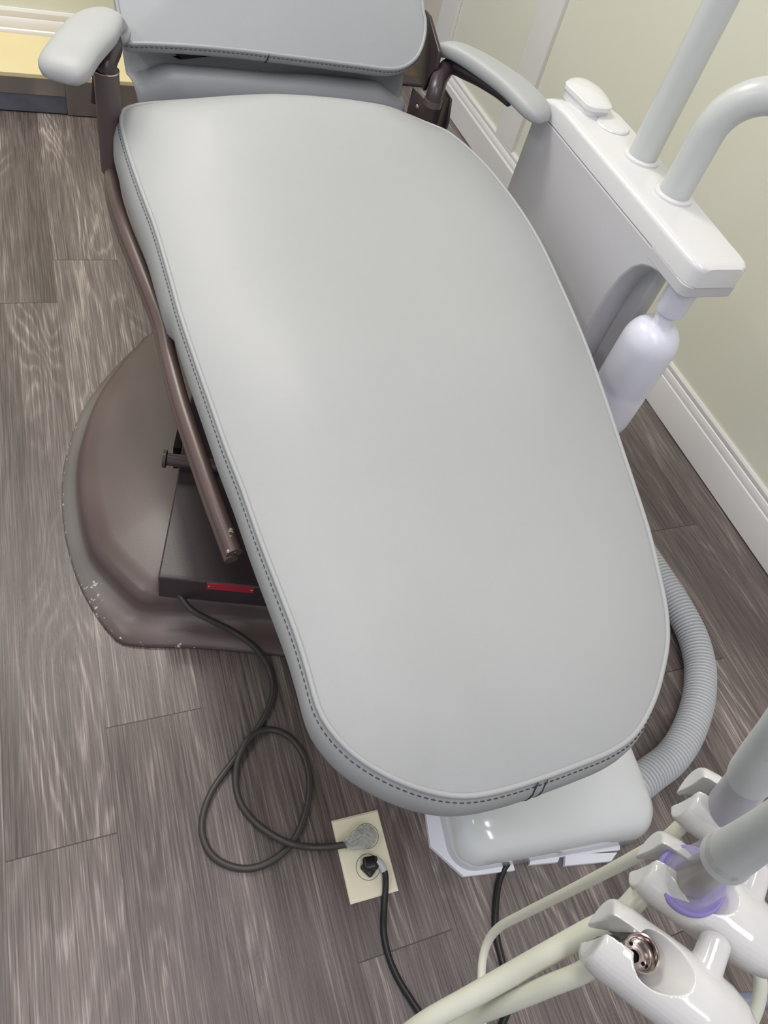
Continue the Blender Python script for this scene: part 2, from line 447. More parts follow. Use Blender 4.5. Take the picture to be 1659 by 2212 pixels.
DY0, DY1 = 3.10, 4.05    # doorway in the right wall
tag(box('wall_right', WX, WX + 0.12, -2.0, 3.12, 0, 2.65, M['wall'], bev=0), kind='structure')
tag(box('wall_back', -3.0, 0.66, WY, WY + 0.10, 0, 2.65, M['wall'], bev=0), kind='structure')
tag(box('ceiling', -3.0, WX + 0.5, -2.0, 4.6, 2.65, 2.75, M['ceil'], bev=0), kind='structure')

def base_profile(h, d):
    # classic stepped baseboard, (distance from wall, height)
    return [(0, 0), (d, 0), (d, h * 0.66), (d * 0.92, h * 0.685), (d * 0.74, h * 0.70), (d * 0.78, h * 0.73), (d * 0.70, h * 0.80), (d * 0.55, h * 0.85),
            (d * 0.42, h * 0.865), (d * 0.5, h * 0.89), (d * 0.5, h * 0.96), (d * 0.3, h), (0, h)]
def baseboard(name, a, b, h, d, nrm):
    a = Vector(a); b = Vector(b); nrm = Vector(nrm); pr = base_profile(h, d)
    r0 = [a + nrm * p[0] + Vector((0, 0, p[1])) for p in pr]; r1 = [b + nrm * p[0] + Vector((0, 0, p[1])) for p in pr]
    return tag(loft(name, [r0, r1], M['trim'], sharp=25), kind='structure')
baseboard('baseboard_right', (WX, -2.0, 0.004), (WX, 2.20, 0.004), 0.132, 0.016, (-1, 0, 0))
baseboard('baseboard_right', (WX, 2.20, 0.004), (WX, 3.02, 0.004), 0.128, 0.022, (-1, 0, 0))
baseboard('baseboard_back', (-3.0, WY, 0.004), (0.66, WY, 0.004), 0.188, 0.018, (0, -1, 0))
# raised panel battens on the right wall and the door casing
tag(box('trim_1', WX - 0.012, WX + 0.002, 2.275, 2.42, 0.128, 2.65, M['trim'], bev=0.003), kind='structure')
tag(box('trim_2', WX - 0.022, WX + 0.002, 2.965, 3.10, 0.0, 2.15, M['trim'], bev=0.006), kind='structure')
tag(box('door_1', WX - 0.004, WX + 0.04, 3.10, 4.0, 0.0, 2.10, M['cream'], bev=0.003), kind='structure')
th = box('trim_3', 0.66, WX, 3.02, 3.10, 0.0, 0.012, M['brown_dark'], bev=0.004); tag(th, kind='structure')

cp = box('carpet', 0.66, WX - 0.005, 3.10, 4.58, 0.0, 0.010, M['carpet'], bev=0.002)
tag(cp, 'brown woven carpet beyond the dark threshold strip behind the chair', 'carpet')

# ================================================================== LOW PLATFORM at the far left
pc = empty('low_platform', (-0.6, 2.72, 0))
tag(pc, 'low platform with a pale yellow top and a steel front against the far wall', 'platform')
box('platform_top', -1.6, 0.30, 2.585, WY - 0.02, 0.110, 0.124, M['yellow'], pc, bev=0.002)
box('platform_body', -1.6, 0.056, 2.592, WY - 0.02, 0.058, 0.110, M['brushed'], pc, bev=0.001)
k = box('kick_strip', -1.6, 0.056, 2.594, 2.62, 0.004, 0.058, M['kick'], pc, bev=0.001); k['label'] = 'worn blue-grey kick strip'
e = box('end_panel', 0.056, 0.30, 2.588, WY - 0.02, 0.003, 0.110, M['brushed'], pc, bev=0.001); e['label'] = 'plain steel end panel'

# ================================================================== DENTAL CHAIR
ch = empty('dental_chair', (0.45, 1.0, 0))
tag(ch, 'reclined dental chair with grey vinyl cushions on a worn dark brown metal base', 'dental chair')
CA = math.radians(2)
def seat(px, py): return atPlane(px, py, 0.48, 0.12, CA, 0.15)
seat_px = [(262, 258), (275, 320), (305, 410), (335, 490), (365, 590), (390, 680), (420, 770), (455, 870), (490, 970), (525, 1060), (560, 1160), (600, 1265),
           (640, 1370), (665, 1450), (688, 1530), (717, 1580), (765, 1630), (830, 1672), (900, 1702), (960, 1717), (1015, 1720), (1075, 1710), (1150, 1688),
           (1250, 1652), (1325, 1620), (1375, 1580), (1412, 1512), (1432, 1440), (1441, 1380), (1437, 1315), (1424, 1250), (1400, 1150), (1370, 1055), (1335, 950),
           (1300, 845), (1262, 740), (1215, 630), (1160, 515), (1098, 420), (1030, 340), (952, 276), (880, 236), (800, 220), (690, 208), (560, 200), (430, 203),
           (330, 212), (280, 228)]
NS = 260
ring0 = catmull([seat(*p) for p in seat_px], NS, closed=True)
cxy = Vector((0.46, 0.85, 0))
def spine(p):
    return Vector((0.445 + 0.03 * math.sin((p.y - 0.15) / 1.2 * math.pi), 0.80 + (p.y - 0.80) * 0.62, 0))
def smooth01(t):
    t = min(1, max(0, t)); return t * t * (3 - 2 * t)
for p in ring0: p.z -= 0.012 * smooth01((p.y - 1.36) / 0.07)
def zplane(x, y): return 0.48 + 0.12 * ((x * math.sin(CA) + y * math.cos(CA)) - 0.15)
def undulate(x, y):
    # seat hollow behind the knee roll, then the long leg rest
    return (-0.013 * math.exp(-((y - 1.02) / 0.16) ** 2 - ((x - 0.50) / 0.20) ** 2) + 0.010 * math.exp(-((y - 0.72) / 0.13) ** 2)
            - 0.006 * math.exp(-((y - 0.45) / 0.16) ** 2) + 0.028 * smooth01((y - 1.12) / 0.28))
def cushion_top(ring, spine_f, zf, und, Hd, steps=26, pw=3.0):
    n = len(ring); V = list(ring); Fc = []
    for k in range(1, steps + 1):
        d = k / steps
        for p in ring:
            q = spine_f(p); x = p.x + (q.x - p.x) * d; y = p.y + (q.y - p.y) * d
            zb = zf(x, y); zz = zb + (p.z - zf(p.x, p.y)) * (1 - d) ** 4 + Hd * (1 - (1 - d) ** pw) + und(x, y) * min(1, d * 2.5)
            V.append(Vector((x, y, zz)))
    for k in range(steps):
        for i in range(n):
            j = (i + 1) % n; Fc.append((k * n + i, k * n + j, (k + 1) * n + j, (k + 1) * n + i))
    return V, Fc
topV, topF = cushion_top(ring0, spine, zplane, undulate, 0.036, 34, 3.3)
# side band below the welt
def outward(ring):
    n = len(ring); out = []
    c = sum(ring, Vector()) / n
    for i in range(n):
        t = (ring[(i + 1) % n] - ring[(i - 1) % n]); nn = Vector((t.y, -t.x, 0)).normalized()
        if nn.dot(ring[i] - c) < 0: nn = -nn
        out.append(nn)
    return out
on = outward(ring0)
def band_h(y):
    t = min(1, max(0, (y - 0.90) / 0.05)); return 0.070 + 0.035 * t * t * (3 - 2 * t)
def band_ring(fr, off):
    return [p + on[i] * off * (1 + 0.5 * (band_h(p.y) - 0.07) / 0.035) - Vector((0, 0, band_h(p.y) * fr)) for i, p in enumerate(ring0)]
levels = [(0.0, 0.000), (0.12, 0.006), (0.3, 0.010), (0.55, 0.011), (0.8, 0.007), (0.95, 0.000), (1.0, -0.012), (1.0, -0.06)]
bandV = []; bandF = []
for fr, off in levels: bandV += band_ring(fr, off)
for k in range(len(levels) - 1):
    for i in range(NS):
        j = (i + 1) % NS; bandF.append((k * NS + i, (k + 1) * NS + i, (k + 1) * NS + j, k * NS + j))
bandF.append(tuple((len(levels) - 1) * NS + i for i in range(NS)))
sc_ = merge('seat_cushion', [(topV, topF), (bandV, bandF)], M['vinyl'], ch, sharp=0)
def welt(name, ring, parent, material, r=0.0036):
    V, Fc = tube_geo([p + Vector((0, 0, 0.001)) for p in ring], r, 8, closed=True, up=(0, 0, 1))
    return mesh_obj(name, V, Fc, material, parent, sharp=0)
welt('welt_piping', ring0, sc_, M['vinyl'])
def stitches(name, pts, nrm, parent, step=0.0085, length=0.0055, r=0.0007):
    g = []; acc = 0; L = [0]
    for i in range(1, len(pts)): L.append(L[-1] + (pts[i] - pts[i - 1]).length)
    s = 0.0; j = 0
    def at(s):
        j = 0
        lo, hi = 0, len(L) - 1
        while lo < hi - 1:
            mid = (lo + hi) // 2
            if L[mid] <= s: lo = mid
            else: hi = mid
        d = L[lo + 1] - L[lo]; return pts[lo].lerp(pts[lo + 1], (s - L[lo]) / d if d > 1e-9 else 0)
    while s + length < L[-1]:
        a = at(s); b = at(s + length); mid = (a + b) / 2
        g.append(tube_geo([a, mid, b], [r * 0.6, r, r * 0.6], 5)); s += step
    return merge(name, g, M['thread'], parent, sharp=0)
# visible run of seam stitching: left side, foot end
idx = [i for i in range(NS)]
run = [ring0[i] + on[i] * 0.0058 - Vector((0, 0, 0.0065)) for i in range(0, int(NS * 0.60))]
s1 = stitches('seam_stitching', run, on, sc_); s1['label'] = 'dark thread stitching under the piping'
# double-stitched join on the band at the foot end
def nearest(ring, p):
    return min(range(len(ring)), key=lambda i: (ring[i] - p).length)
g = []
for px in (1148, 1159, 1170):
    i = nearest(ring0, seat(px, 1684))
    path = []
    for q in range(0, 7):
        fr = q / 6.0
        lv = [(0.0, 0.0045)] + [(l[0], l[1] + 0.0006) for l in levels[1:6]]
        fo = 0.005
        for a, b in zip(lv[:-1], lv[1:]):
            if a[0] <= fr * 0.95 <= b[0]: fo = a[1] + (b[1] - a[1]) * ((fr * 0.95 - a[0]) / (b[0] - a[0]))
        path.append(ring0[i] + on[i] * fo - Vector((0, 0, band_h(ring0[i].y) * fr * 0.95 - (0.003 if q == 0 else 0))))
    g.append(tube_geo(path, 0.0007 if px != 1159 else 0.0010, 5))
jn = merge('join_seam', g, M['thread'], sc_, sharp=0)

# backrest cushion, tilted up towards the far end
BK = 0.80
def back(px, py): return atPlane(px, py, 0.70, BK, 0.0, 1.46)
bl = [back(*p) for p in [(272, 93), (330, 96), (420, 101), (520, 110), (585, 118), (680, 130), (780, 143), (835, 150), (868, 147), (895, 130), (910, 105), (918, 70), (917, 35), (912, 5)]]
xr = bl[-1].x; yr = bl[-1].y
bz = lambda y: 0.70 + BK * (y - 1.46)
for (x, y) in ((xr + 0.005, 1.80), (xr - 0.01, 1.92), (xr - 0.04, 1.98), (xr - 0.12, 2.01), (0.45, 2.015), (0.27, 2.01), (0.19, 1.98), (0.145, 1.92), (0.13, 1.80), (0.128, 1.65), (0.130, 1.54), (0.134, 1.475)):
    bl.append(Vector((x, y, bz(y))))
ring1 = catmull(bl, 220, closed=True)
on1 = outward(ring1)
def spine1(p):
    return Vector((0.445, 1.73 + (p.y - 1.73) * 0.3, 0))
bt, bf = cushion_top(ring1, spine1, lambda x, y: bz(y), lambda x, y: 0.0, 0.030, 22, 2.6)
bv = []; bff = []
lv1 = [(0.0, 0.0), (0.010, 0.003), (0.022, 0.002), (0.030, -0.004), (0.035, -0.016), (0.036, -0.06)]
bn = Vector((0, -BK, 1)).normalized()
for dz, off in lv1: bv += [p + on1[i] * off - bn * dz for i, p in enumerate(ring1)]
for k in range(len(lv1) - 1):
    for i in range(220):
        j = (i + 1) % 220; bff.append((k * 220 + i, (k + 1) * 220 + i, (k + 1) * 220 + j, k * 220 + j))
bff.append(tuple((len(lv1) - 1) * 220 + i for i in range(220)))
bc = merge('back_cushion', [(bt, bf), (bv, bff)], M['vinyl_dark'], ch, sharp=0)
welt('welt_piping', ring1, bc, M['vinyl_dark'])
nfr = [i for i in range(220) if ring1[i].y < 1.60 and i < 110]
s2 = stitches('seam_stitching', [ring1[i] + on1[i] * 0.0045 - bn * 0.0065 for i in nfr], on1, bc); s2['label'] = 'dark thread stitching under the piping'
i = nearest(ring1, back(585, 118))
jv = tube('join_seam', [ring1[i] + on1[i] * a - bn * b for a, b in ((0.001, -0.003), (0.0045, 0.008), (0.003, 0.022), (-0.004, 0.031))], 0.0012, M['thread'], bc, n=10, seg=6)

# loose vinyl flap between back and seat
def flap():
    prof = [(1.62, 0.79), (1.588, 0.748), (1.568, 0.704), (1.554, 0.664), (1.538, 0.634), (1.522, 0.645), (1.505, 0.650), (1.488, 0.640), (1.478, 0.61), (1.475, 0.56)]
    P = catmull([Vector((0, a, b)) for a, b in prof], 44)
    nx = 60; V = []; Fc = []
    for i in range(nx + 1):
        t = i / nx; x = 0.150 + t * (0.700 - 0.150)
        ed = min(t, 1 - t); amp = min(1, ed / 0.14); amp = amp * amp * (3 - 2 * amp)
        for j, p in enumerate(P):
            q = j / 43
            fold = -0.030 * (1 - amp) * math.exp(-((p.y - 1.508) / 0.04) ** 2)
            wob = 0.004 * math.sin(t * 9 + q * 3) * (1 - q) + 0.003 * mnoise.noise(Vector((t * 5, q * 3, 0)))
            xx = x + (0.012 * math.sin(q * math.pi * 1.4) * (1 if t > .5 else -1) * (abs(t - .5) * 2) ** 6)
            yy = p.y + 0.03 * (t - 0.5) * 0.3
            V.append(Vector((xx, yy, p.z + fold + wob)))
    m_ = len(P)
    for i in range(nx):
        for j in range(m_ - 1): Fc.append((i * m_ + j, (i + 1) * m_ + j, (i + 1) * m_ + j + 1, i * m_ + j + 1))
    return V, Fc, m_, nx
fv, ff, fm, fnx = flap()
fl = mesh_obj('lumbar_flap', fv, ff, M['vinyl_dark'], ch, sharp=0)
so = fl.modifiers.new('thick', 'SOLIDIFY'); so.thickness = 0.004; so.offset = -1
fl['label'] = 'loose grey vinyl flap joining seat and back'
for s_, name in ((0, 'edge_stitching'), (fnx, 'edge_stitching')):
    for dx in (0.006, 0.014):
        pts = []
        for j in range(fm):
            p = fv[s_ * fm + j]; pts.append(p + Vector((dx if s_ == 0 else -dx, 0, 0.0012)))
        tube(name, pts, 0.0007, M['thread'], fl, smooth_path=False, seg=5)

# ---- metal frame under the cushions
def off_ring(ring, onr, inset, dz):
    return [p - onr[i] * inset - Vector((0, 0, dz)) for i, p in enumerate(ring)]
loft('seat_pan', [off_ring(ring0, on, 0.055, 0.060), off_ring(ring0, on, 0.06, 0.125)], M['brown_dark'], ch)
loft('back_pan', [[p - on1[i] * 0.11 - bn * 0.034 for i, p in enumerate(ring1)], [p - on1[i] * 0.11 - bn * 0.075 for i, p in enumerate(ring1)]], M['brown_dark'], ch)

# left side rail, running down beside the cushion
def wearattr(o, f):
    a = o.data.attributes.new('wear', 'FLOAT', 'POINT')
    for v in o.data.vertices: a.data[v.index].value = f(v.co)
rail_px = [((240, 352), 0.525), ((247, 420), 0.518), ((268, 490), 0.508), ((296, 560), 0.498), ((326, 635), 0.488), ((350, 700), 0.480), ((368, 780), 0.471), ((392, 870), 0.460), ((425, 970), 0.449), ((458, 1065), 0.438), ((488, 1145), 0.428), ((507, 1196), 0.422)]
rail_pts = [atZ(p[0], p[1], z) for p, z in rail_px]
rail = tube('side_rail', rail_pts, 0.0125, M['brown_chip'], ch, n=70, seg=18)
rend = rail_pts[-1]
wearattr(rail, lambda c: max(-0.5, 0.10 - 1.6 * (Vector(c) - rend).length))
lo = [p + Vector((-0.004, -0.001, -0.013)) for p in rail_pts]
rl = tube('lower_rail', lo[:-1] + [lo[-1]], 0.0105, M['brown_chip'], ch, n=70, seg=14)
wearattr(rl, lambda c: max(-0.5, 0.02 - 1.2 * (Vector(c) - rend).length))
# right side rail mirrored below the cushion
rr = [Vector((0.86 - p.x, p.y + 0.03, p.z)) for p in rail_pts]
tube('side_rail', rr, 0.0125, M['brown_chip'], ch, n=50, seg=14)
for y in (1.25, 0.95, 0.70):
    tube('cross_member', [(0.20, y, zplane(0, y) - 0.10), (0.70, y, zplane(0, y) - 0.10)], 0.011, M['brown_dark'], ch, n=6)

# ---- armrests
def armrest(side):
    if side < 0:
        base = atZ(238, 352, 0.535); top = atZ(238, 168, 0.695); col = 'left'
    else:
        base = atZ(925, 285, 0.595); top = atZ(937, 214, 0.665)
    ax = Vector((0, 0, 1))
    a = empty('armrest', base); a.parent = ch; a.matrix_parent_inverse = ch.matrix_basis.inverted()
    return a, base, top
# left armrest: post sleeve, arm tube, pad
a, base, top = armrest(-1)
bx, by = base.x, base.y
r = 0.0205
slz = top.z
lathe('post_sleeve', [(r * 0.2, -0.02), (r, -0.015), (r, slz - base.z - 0.002), (r * 0.97, slz - base.z), (r * 0.80, slz - base.z), (r * 0.8, slz - base.z - 0.01)], M['brown'], a, (bx + 0.004, by, base.z), seg=32)
rim = lathe('worn_rim', [(r * 0.86, 0), (r * 1.03, 0), (r * 1.03, 0.0022), (r * 0.86, 0.0022)], M['steel'], a, (bx + 0.004, by, slz - 0.001), seg=32)
rim['label'] = 'bare metal rim worn through the paint'
pads = {}
def pad_geo(path, widths, th, tilt):
    # rounded-rectangle sections swept along the path, width across, thickness up
    P = catmull(path, 44); rings = []; n = 28; hl_ = Vector((P[-1].x - P[0].x, P[-1].y - P[0].y, 0)).normalized()
    fr = frames(P, False, (0, 0, 1)); q = len(widths)
    for i, (t, u, w_) in enumerate(fr):
        hx_ = Vector((t.x, t.y, 0)) if (t.x * t.x + t.y * t.y) > 0.05 else hl_
        hl_ = hx_.normalized(); w_ = Vector((hl_.y, -hl_.x, 0)); u = w_.cross(t).normalized()
        s = i / (len(P) - 1) * (q - 1); j = min(int(s), q - 2); wd = widths[j] + (widths[j + 1] - widths[j]) * (s - j)
        t_ = th[j] + (th[j + 1] - th[j]) * (s - j)
        e = 1.0; d0 = i / (len(P) - 1)
        if d0 > 0.89: e = math.sqrt(max(0.0, 1 - ((d0 - 0.89) / 0.11) ** 2)); e = max(e, 0.05)
        if d0 < 0.05: e = max(0.3, math.sqrt(1 - ((0.05 - d0) / 0.05) ** 2))
        ring = []
        for k in range(n):
            an = 2 * math.pi * k / n; c, s_ = math.cos(an), math.sin(an)
            ex = 0.62
            X = math.copysign(abs(c) ** ex, c) * wd / 2 * (0.42 + 0.58 * e if d0 > 0.5 else e); Z = math.copysign(abs(s_) ** 0.75, s_) * t_ / 2 * (0.15 + 0.85 * e if d0 > 0.5 else e)
            ring.append(P[i] + w_ * X + u * Z)
        rings.append(ring)
    return rings
zp = 0.735
pl_ = [atZ(264, 96, 0.700), atZ(262, 62, 0.722), atZ(240, 40, zp + 0.004), atZ(212, 55, zp + 0.006), atZ(185, 85, zp + 0.004), atZ(160, 115, zp), atZ(137, 152, zp - 0.004), atZ(128, 176, zp - 0.012)]
loft('armrest_pad', pad_geo(pl_, [0.022, 0.040, 0.070, 0.082, 0.080, 0.078, 0.078, 0.072], [0.022, 0.026, 0.030, 0.032, 0.034, 0.034, 0.034, 0.030], 0), M['vinyl'], a, sharp=0)
tp = Vector((bx + 0.004, by, slz - 0.01))
tube('arm_tube', [tp, tp + Vector((0.002, 0.004, 0.02)), atZ(243, 100, 0.705), atZ(232, 70, 0.712), atZ(200, 92, 0.712), atZ(165, 130, 0.712)], [0.0165, 0.0165, 0.016, 0.014, 0.013, 0.013], M['brown_dark'], a, n=30, seg=16)
lk = tube('release_lever', [atZ(205, 130, 0.69), atZ(208, 180, 0.64), atZ(206, 222, 0.60)], [0.006, 0.007, 0.008], M['brown_dark'], a, n=14, flat=0.5)
# right armrest
a, base, top = armrest(1)
tz = top.z
lathe('post_collar', [(0.004, 0), (0.0195, 0.0), (0.0195, 0.012), (0.016, 0.014), (0.004, 0.014)], M['brown'], a, (top.x, top.y, tz - 0.012), seg=28)
tube('arm_tube', [Vector((top.x, top.y, tz - 0.01)), Vector((top.x, top.y, tz + 0.012)), atZ(951, 168, 0.692), atZ(975, 142, 0.706), atZ(1015, 160, 0.710), atZ(1070, 196, 0.712), atZ(1100, 222, 0.712)],
     [0.0175, 0.0175, 0.017, 0.0155, 0.012, 0.010, 0.008], M['brown_dark'], a, n=36, seg=18)
pr_ = [atZ(930, 132, 0.700), atZ(941, 112, 0.716), atZ(975, 108, zp), atZ(1020, 128, zp + 0.003), atZ(1068, 158, zp + 0.003), atZ(1116, 194, zp), atZ(1156, 236, zp - 0.006), atZ(1176, 264, zp - 0.016)]
loft('armrest_pad', pad_geo(pr_, [0.024, 0.038, 0.050, 0.060, 0.066, 0.072, 0.070, 0.060], [0.022, 0.028, 0.032, 0.034, 0.034, 0.034, 0.034, 0.030], 0), M['vinyl'], a, sharp=0)
# socket bracket: bent steel plate behind the right post
pz = 0.665
def bracket():
    A = [atZ(892, 188, pz), atZ(935, 214, pz), atZ(962, 205, pz - 0.004), atZ(965, 196, pz)]
    g = []
    V = []; th_ = 0.006
    top_pts = [atZ(893, 190, pz), atZ(905, 203, pz - 0.004), atZ(920, 217, pz - 0.008), atZ(937, 220, pz - 0.008), atZ(958, 214, pz - 0.008)]
    rings = []
    for p in top_pts:
        rings.append([p + Vector((0, -0.003, 0)), p + Vector((0, 0.004, 0)), Vector((p.x, p.y + 0.004, p.z - 0.13)), Vector((p.x, p.y - 0.003, p.z - 0.13))])
    return rings
loft('socket_bracket', bracket(), M['brown'], a)
q = atZ(962, 214, 0.655)
prism('side_plate', [(q.y - 0.03, q.z - 0.12), (q.y + 0.035, q.z - 0.12), (q.y + 0.04, q.z - 0.01), (q.y + 0.02, q.z + 0.012), (q.y - 0.02, q.z + 0.01), (q.y - 0.035, q.z - 0.03)], q.x, q.x + 0.006, 'x', M['brown_dark'], a, bev=0.002)
for (px, py, rr_) in ((900, 228, 0.0045), (901, 210, 0.002)):
    c = atZ(px, py, 0.63)
    c = Vector((c.x, top_y, c.z)) if False else c
    bh = lathe('bolt_head', [(0.0005, 0), (rr_, 0.0), (rr_ * 0.8, 0.0025), (0.0005, 0.003)], M['steel'], a, atZ(px, py, 0.64) + Vector((0, -0.004, 0)), (0, -1, 0), seg=14)
# back hinge plate on the right, its twin tucked under the cushion on the left
hpx = [(914, 20), (926, 34), (948, 112), (940, 150), (925, 170), (914, 196), (905, 172), (892, 140), (880, 100), (885, 50)]
hq = [atX(x, y, 0.735) for x, y in hpx]
prism('hinge_plate', [(p.y, p.z) for p in hq], 0.735, 0.743, 'x', M['brown_dark'], ch, bev=0.002)
prism('hinge_plate', [(p.y + 0.12, p.z - 0.14) for p in hq], 0.185, 0.193, 'x', M['brown_dark'], ch, bev=0.002)

# ---- base on the floor, turned about 17 degrees to the cushions
fd = (Vector((0.314, 0.579, 0)) - Vector((0.0, 0.676, 0))).normalized()     # along the front edge
bd = Vector((-fd.y, fd.x, 0))                                               # towards the back
left_px = [(640, 1421), (440, 1403), (325, 1399), (270, 1393), (245, 1378), (205, 1325), (172, 1262), (150, 1195), (137, 1120), (136, 1040), (148, 975), (175, 900), (215, 838), (262, 785), (305, 745), (335, 729)]
left = [atZ(p[0], p[1], 0.0) for p in left_px]
org = left[0]
loc2 = [((p - org).dot(fd), (p - org).dot(bd)) for p in left]
mid = 0.0
fullp = [(u, v) for u, v in loc2] + [(-0.12, 0.975), (-0.04, 0.995), (0.04, 0.995), (0.12, 0.975)]
outl = fullp + [(2 * mid - u, v) for u, v in reversed(loc2[1:])] 
outl = [(u, v) for u, v in outl]
oc = catmull([org + fd * u + bd * v for u, v in outl], 200, closed=True)
ob = outward(oc)
ob = [sum((ob[(i + k) % 200] for k in range(-7, 8)), Vector()).normalized() for i in range(200)]
bcen = org + fd * mid + bd * 0.5
def bring(inset, z, side=0.0):
    out = []
    for i, p in enumerate(oc):
        v = (p - org).dot(bd)
        q = p - ob[i] * inset
        out.append(Vector((q.x, q.y, z)))
    return out
def bring2(frac, z):
    out = []
    for i, p in enumerate(oc):
        q = p - ob[i] * 0.085; q = q.lerp(bcen, frac); out.append(Vector((q.x, q.y, z)))
    return out
def fx(i):
    v = (oc[i] - org).dot(bd); return 0.030 * max(0, 1 - max(0, v) / 0.14)
def bring3(inset, z, k=1.0):
    return [Vector((p.x - ob[i].x * (inset + k * fx(i)), p.y - ob[i].y * (inset + k * fx(i)), z)) for i, p in enumerate(oc)]
def bring4(frac, z):
    b_ = bring3(0.052, z); return [Vector((p.x, p.y, z)).lerp(Vector((bcen.x, bcen.y, z)), frac) for p in b_]
rings = [bring(0.0, 0.001), bring(-0.001, 0.006), bring(0.003, 0.012), bring3(0.014, 0.018, 0.5), bring3(0.025, 0.023), bring3(0.031, 0.034), bring3(0.035, 0.052), bring3(0.041, 0.067), bring3(0.052, 0.074),
         bring4(0.06, 0.080), bring4(0.2, 0.092), bring4(0.4, 0.106), bring4(0.7, 0.114), bring4(0.95, 0.116)]
bs = loft('floor_base', rings, M['brown_base'], ch, sharp=0)
bs['label'] = 'wide dark brown base shell with scuffed rim'
at = bs.data.attributes.new('scuff', 'FLOAT', 'POINT'); aw = bs.data.attributes.new('wear', 'FLOAT', 'POINT')
sp = atZ(205, 1280, 0.02); sp2 = atZ(245, 1385, 0.0)
for v in bs.data.vertices:
    c = Vector(v.co); ri = v.index // 200
    u_ = (c - org).dot(fd); vv = (c - org).dot(bd)
    fl_ = max(0, min(1, (0.042 - c.z) / 0.02))
    lf = max(0, min(1, (-0.20 - u_) / 0.1)) * max(0, min(1, (0.80 - vv) / 0.3)) * max(0, min(1, (vv - 0.01) / 0.1))
    at.data[v.index].value = fl_ * lf * 0.85
    rimw = 0.10 if (0.003 < c.z < 0.013) else -0.25
    aw.data[v.index].value = max(rimw if u_ < -0.2 else rimw - 0.1, 0.16 - 3.5 * (c - sp).length)

# mechanism cover on the base with its red label
def P3(u, v, z): return org + fd * u + bd * v + Vector((0, 0, z))
def uv_of(px, py, z):
    p = atZ(px, py, z); return (p - org).dot(fd), (p - org).dot(bd)
zt = 0.165
uL, vF = uv_of(341, 1248, zt); uB, vB = uv_of(358, 1045, zt)
W_ = 0.50
def cover():
    u0 = uL
    prof = [(vF, 0.10), (vF, zt), (vF + 0.01, zt + 0.002), (vB, zt + 0.004), (vB + 0.02, zt + 0.012), (vB + 0.10, zt + 0.055), (vB + 0.32, zt + 0.055), (vB + 0.34, 0.10)]
    return [[P3(u0, v, z) for v, z in prof], [P3(u0 + W_, v, z) for v, z in prof]]
cv = loft('mechanism_cover', cover(), M['brown_dark'], ch); bevel(cv, 0.003, 2)
# red label on the front lip
lu0, lv0 = uv_of(447, 1262, zt - 0.006); lu1, _ = uv_of(549, 1272, zt - 0.006)
vv0 = vF - 0.0012
lab = mesh_obj('red_label', [P3(lu0, vv0, zt - 0.019), P3(lu1, vv0, zt - 0.019), P3(lu1, vv0, zt - 0.001), P3(lu0, vv0, zt - 0.001),
                             P3(lu0, vv0 + 0.002, zt - 0.019), P3(lu1, vv0 + 0.002, zt - 0.019), P3(lu1, vv0 + 0.002, zt - 0.001), P3(lu0, vv0 + 0.002, zt - 0.001)],
               [(0, 1, 2, 3), (7, 6, 5, 4), (0, 4, 5, 1), (1, 5, 6, 2), (2, 6, 7, 3), (3, 7, 4, 0)], M['red'], cv)
for uu in (lu0 + 0.004, lu1 - 0.004):
    lathe('label_rivet', [(0.0002, 0), (0.002, 0), (0.001, 0.001), (0.0002, 0.001)], M['steel'], lab, P3(uu, vv0 - 0.0002, zt - 0.010), tuple(-bd), seg=10)
# lift arms and column between base and seat
for u0, u1 in ((uL + 0.045, uL + 0.075), (uL + 0.40, uL + 0.43)):
    pr = [(vB + 0.08, zt + 0.02), (vB + 0.11, zt + 0.055), (vB + 0.42, 0.42), (vB + 0.46, 0.43), (vB + 0.48, 0.40), (vB + 0.19, zt + 0.0), (vB + 0.12, zt - 0.02)]
    l_ = loft('lift_arm', [[P3(u0, v, z) for v, z in pr], [P3(u1, v, z) for v, z in pr]], M['brown'], ch); bevel(l_, 0.002, 2)
pr = [(vB - 0.02, 0.16), (vB - 0.02, 0.40), (vB + 0.34, 0.46), (vB + 0.34, 0.16)]
l_ = loft('lift_column', [[P3(uL + 0.13, v, z) for v, z in pr], [P3(uL + 0.37, v, z) for v, z in pr]], M['brown_dark'], ch); bevel(l_, 0.004, 2)
h0 = atZ(362, 992, zt + 0.045); 
tube('hinge_bar', [h0, h0 + fd * 0.46], 0.012, M['brown'], ch, n=6, seg=16)
hc = lathe('hinge_cap', [(0.001, 0), (0.017, 0), (0.017, 0.006), (0.001, 0.007)], M['brown'], ch, h0 - fd * 0.002, tuple(-fd), seg=20)
sl0 = [atZ(388, 905, 0.20), atZ(399, 905, 0.20), atZ(390, 968, 0.20), atZ(374, 968, 0.20)]
loft('spring_slot', [sl0, [p - Vector((0, 0, 0.06)) for p in sl0]], M['void'], ch)

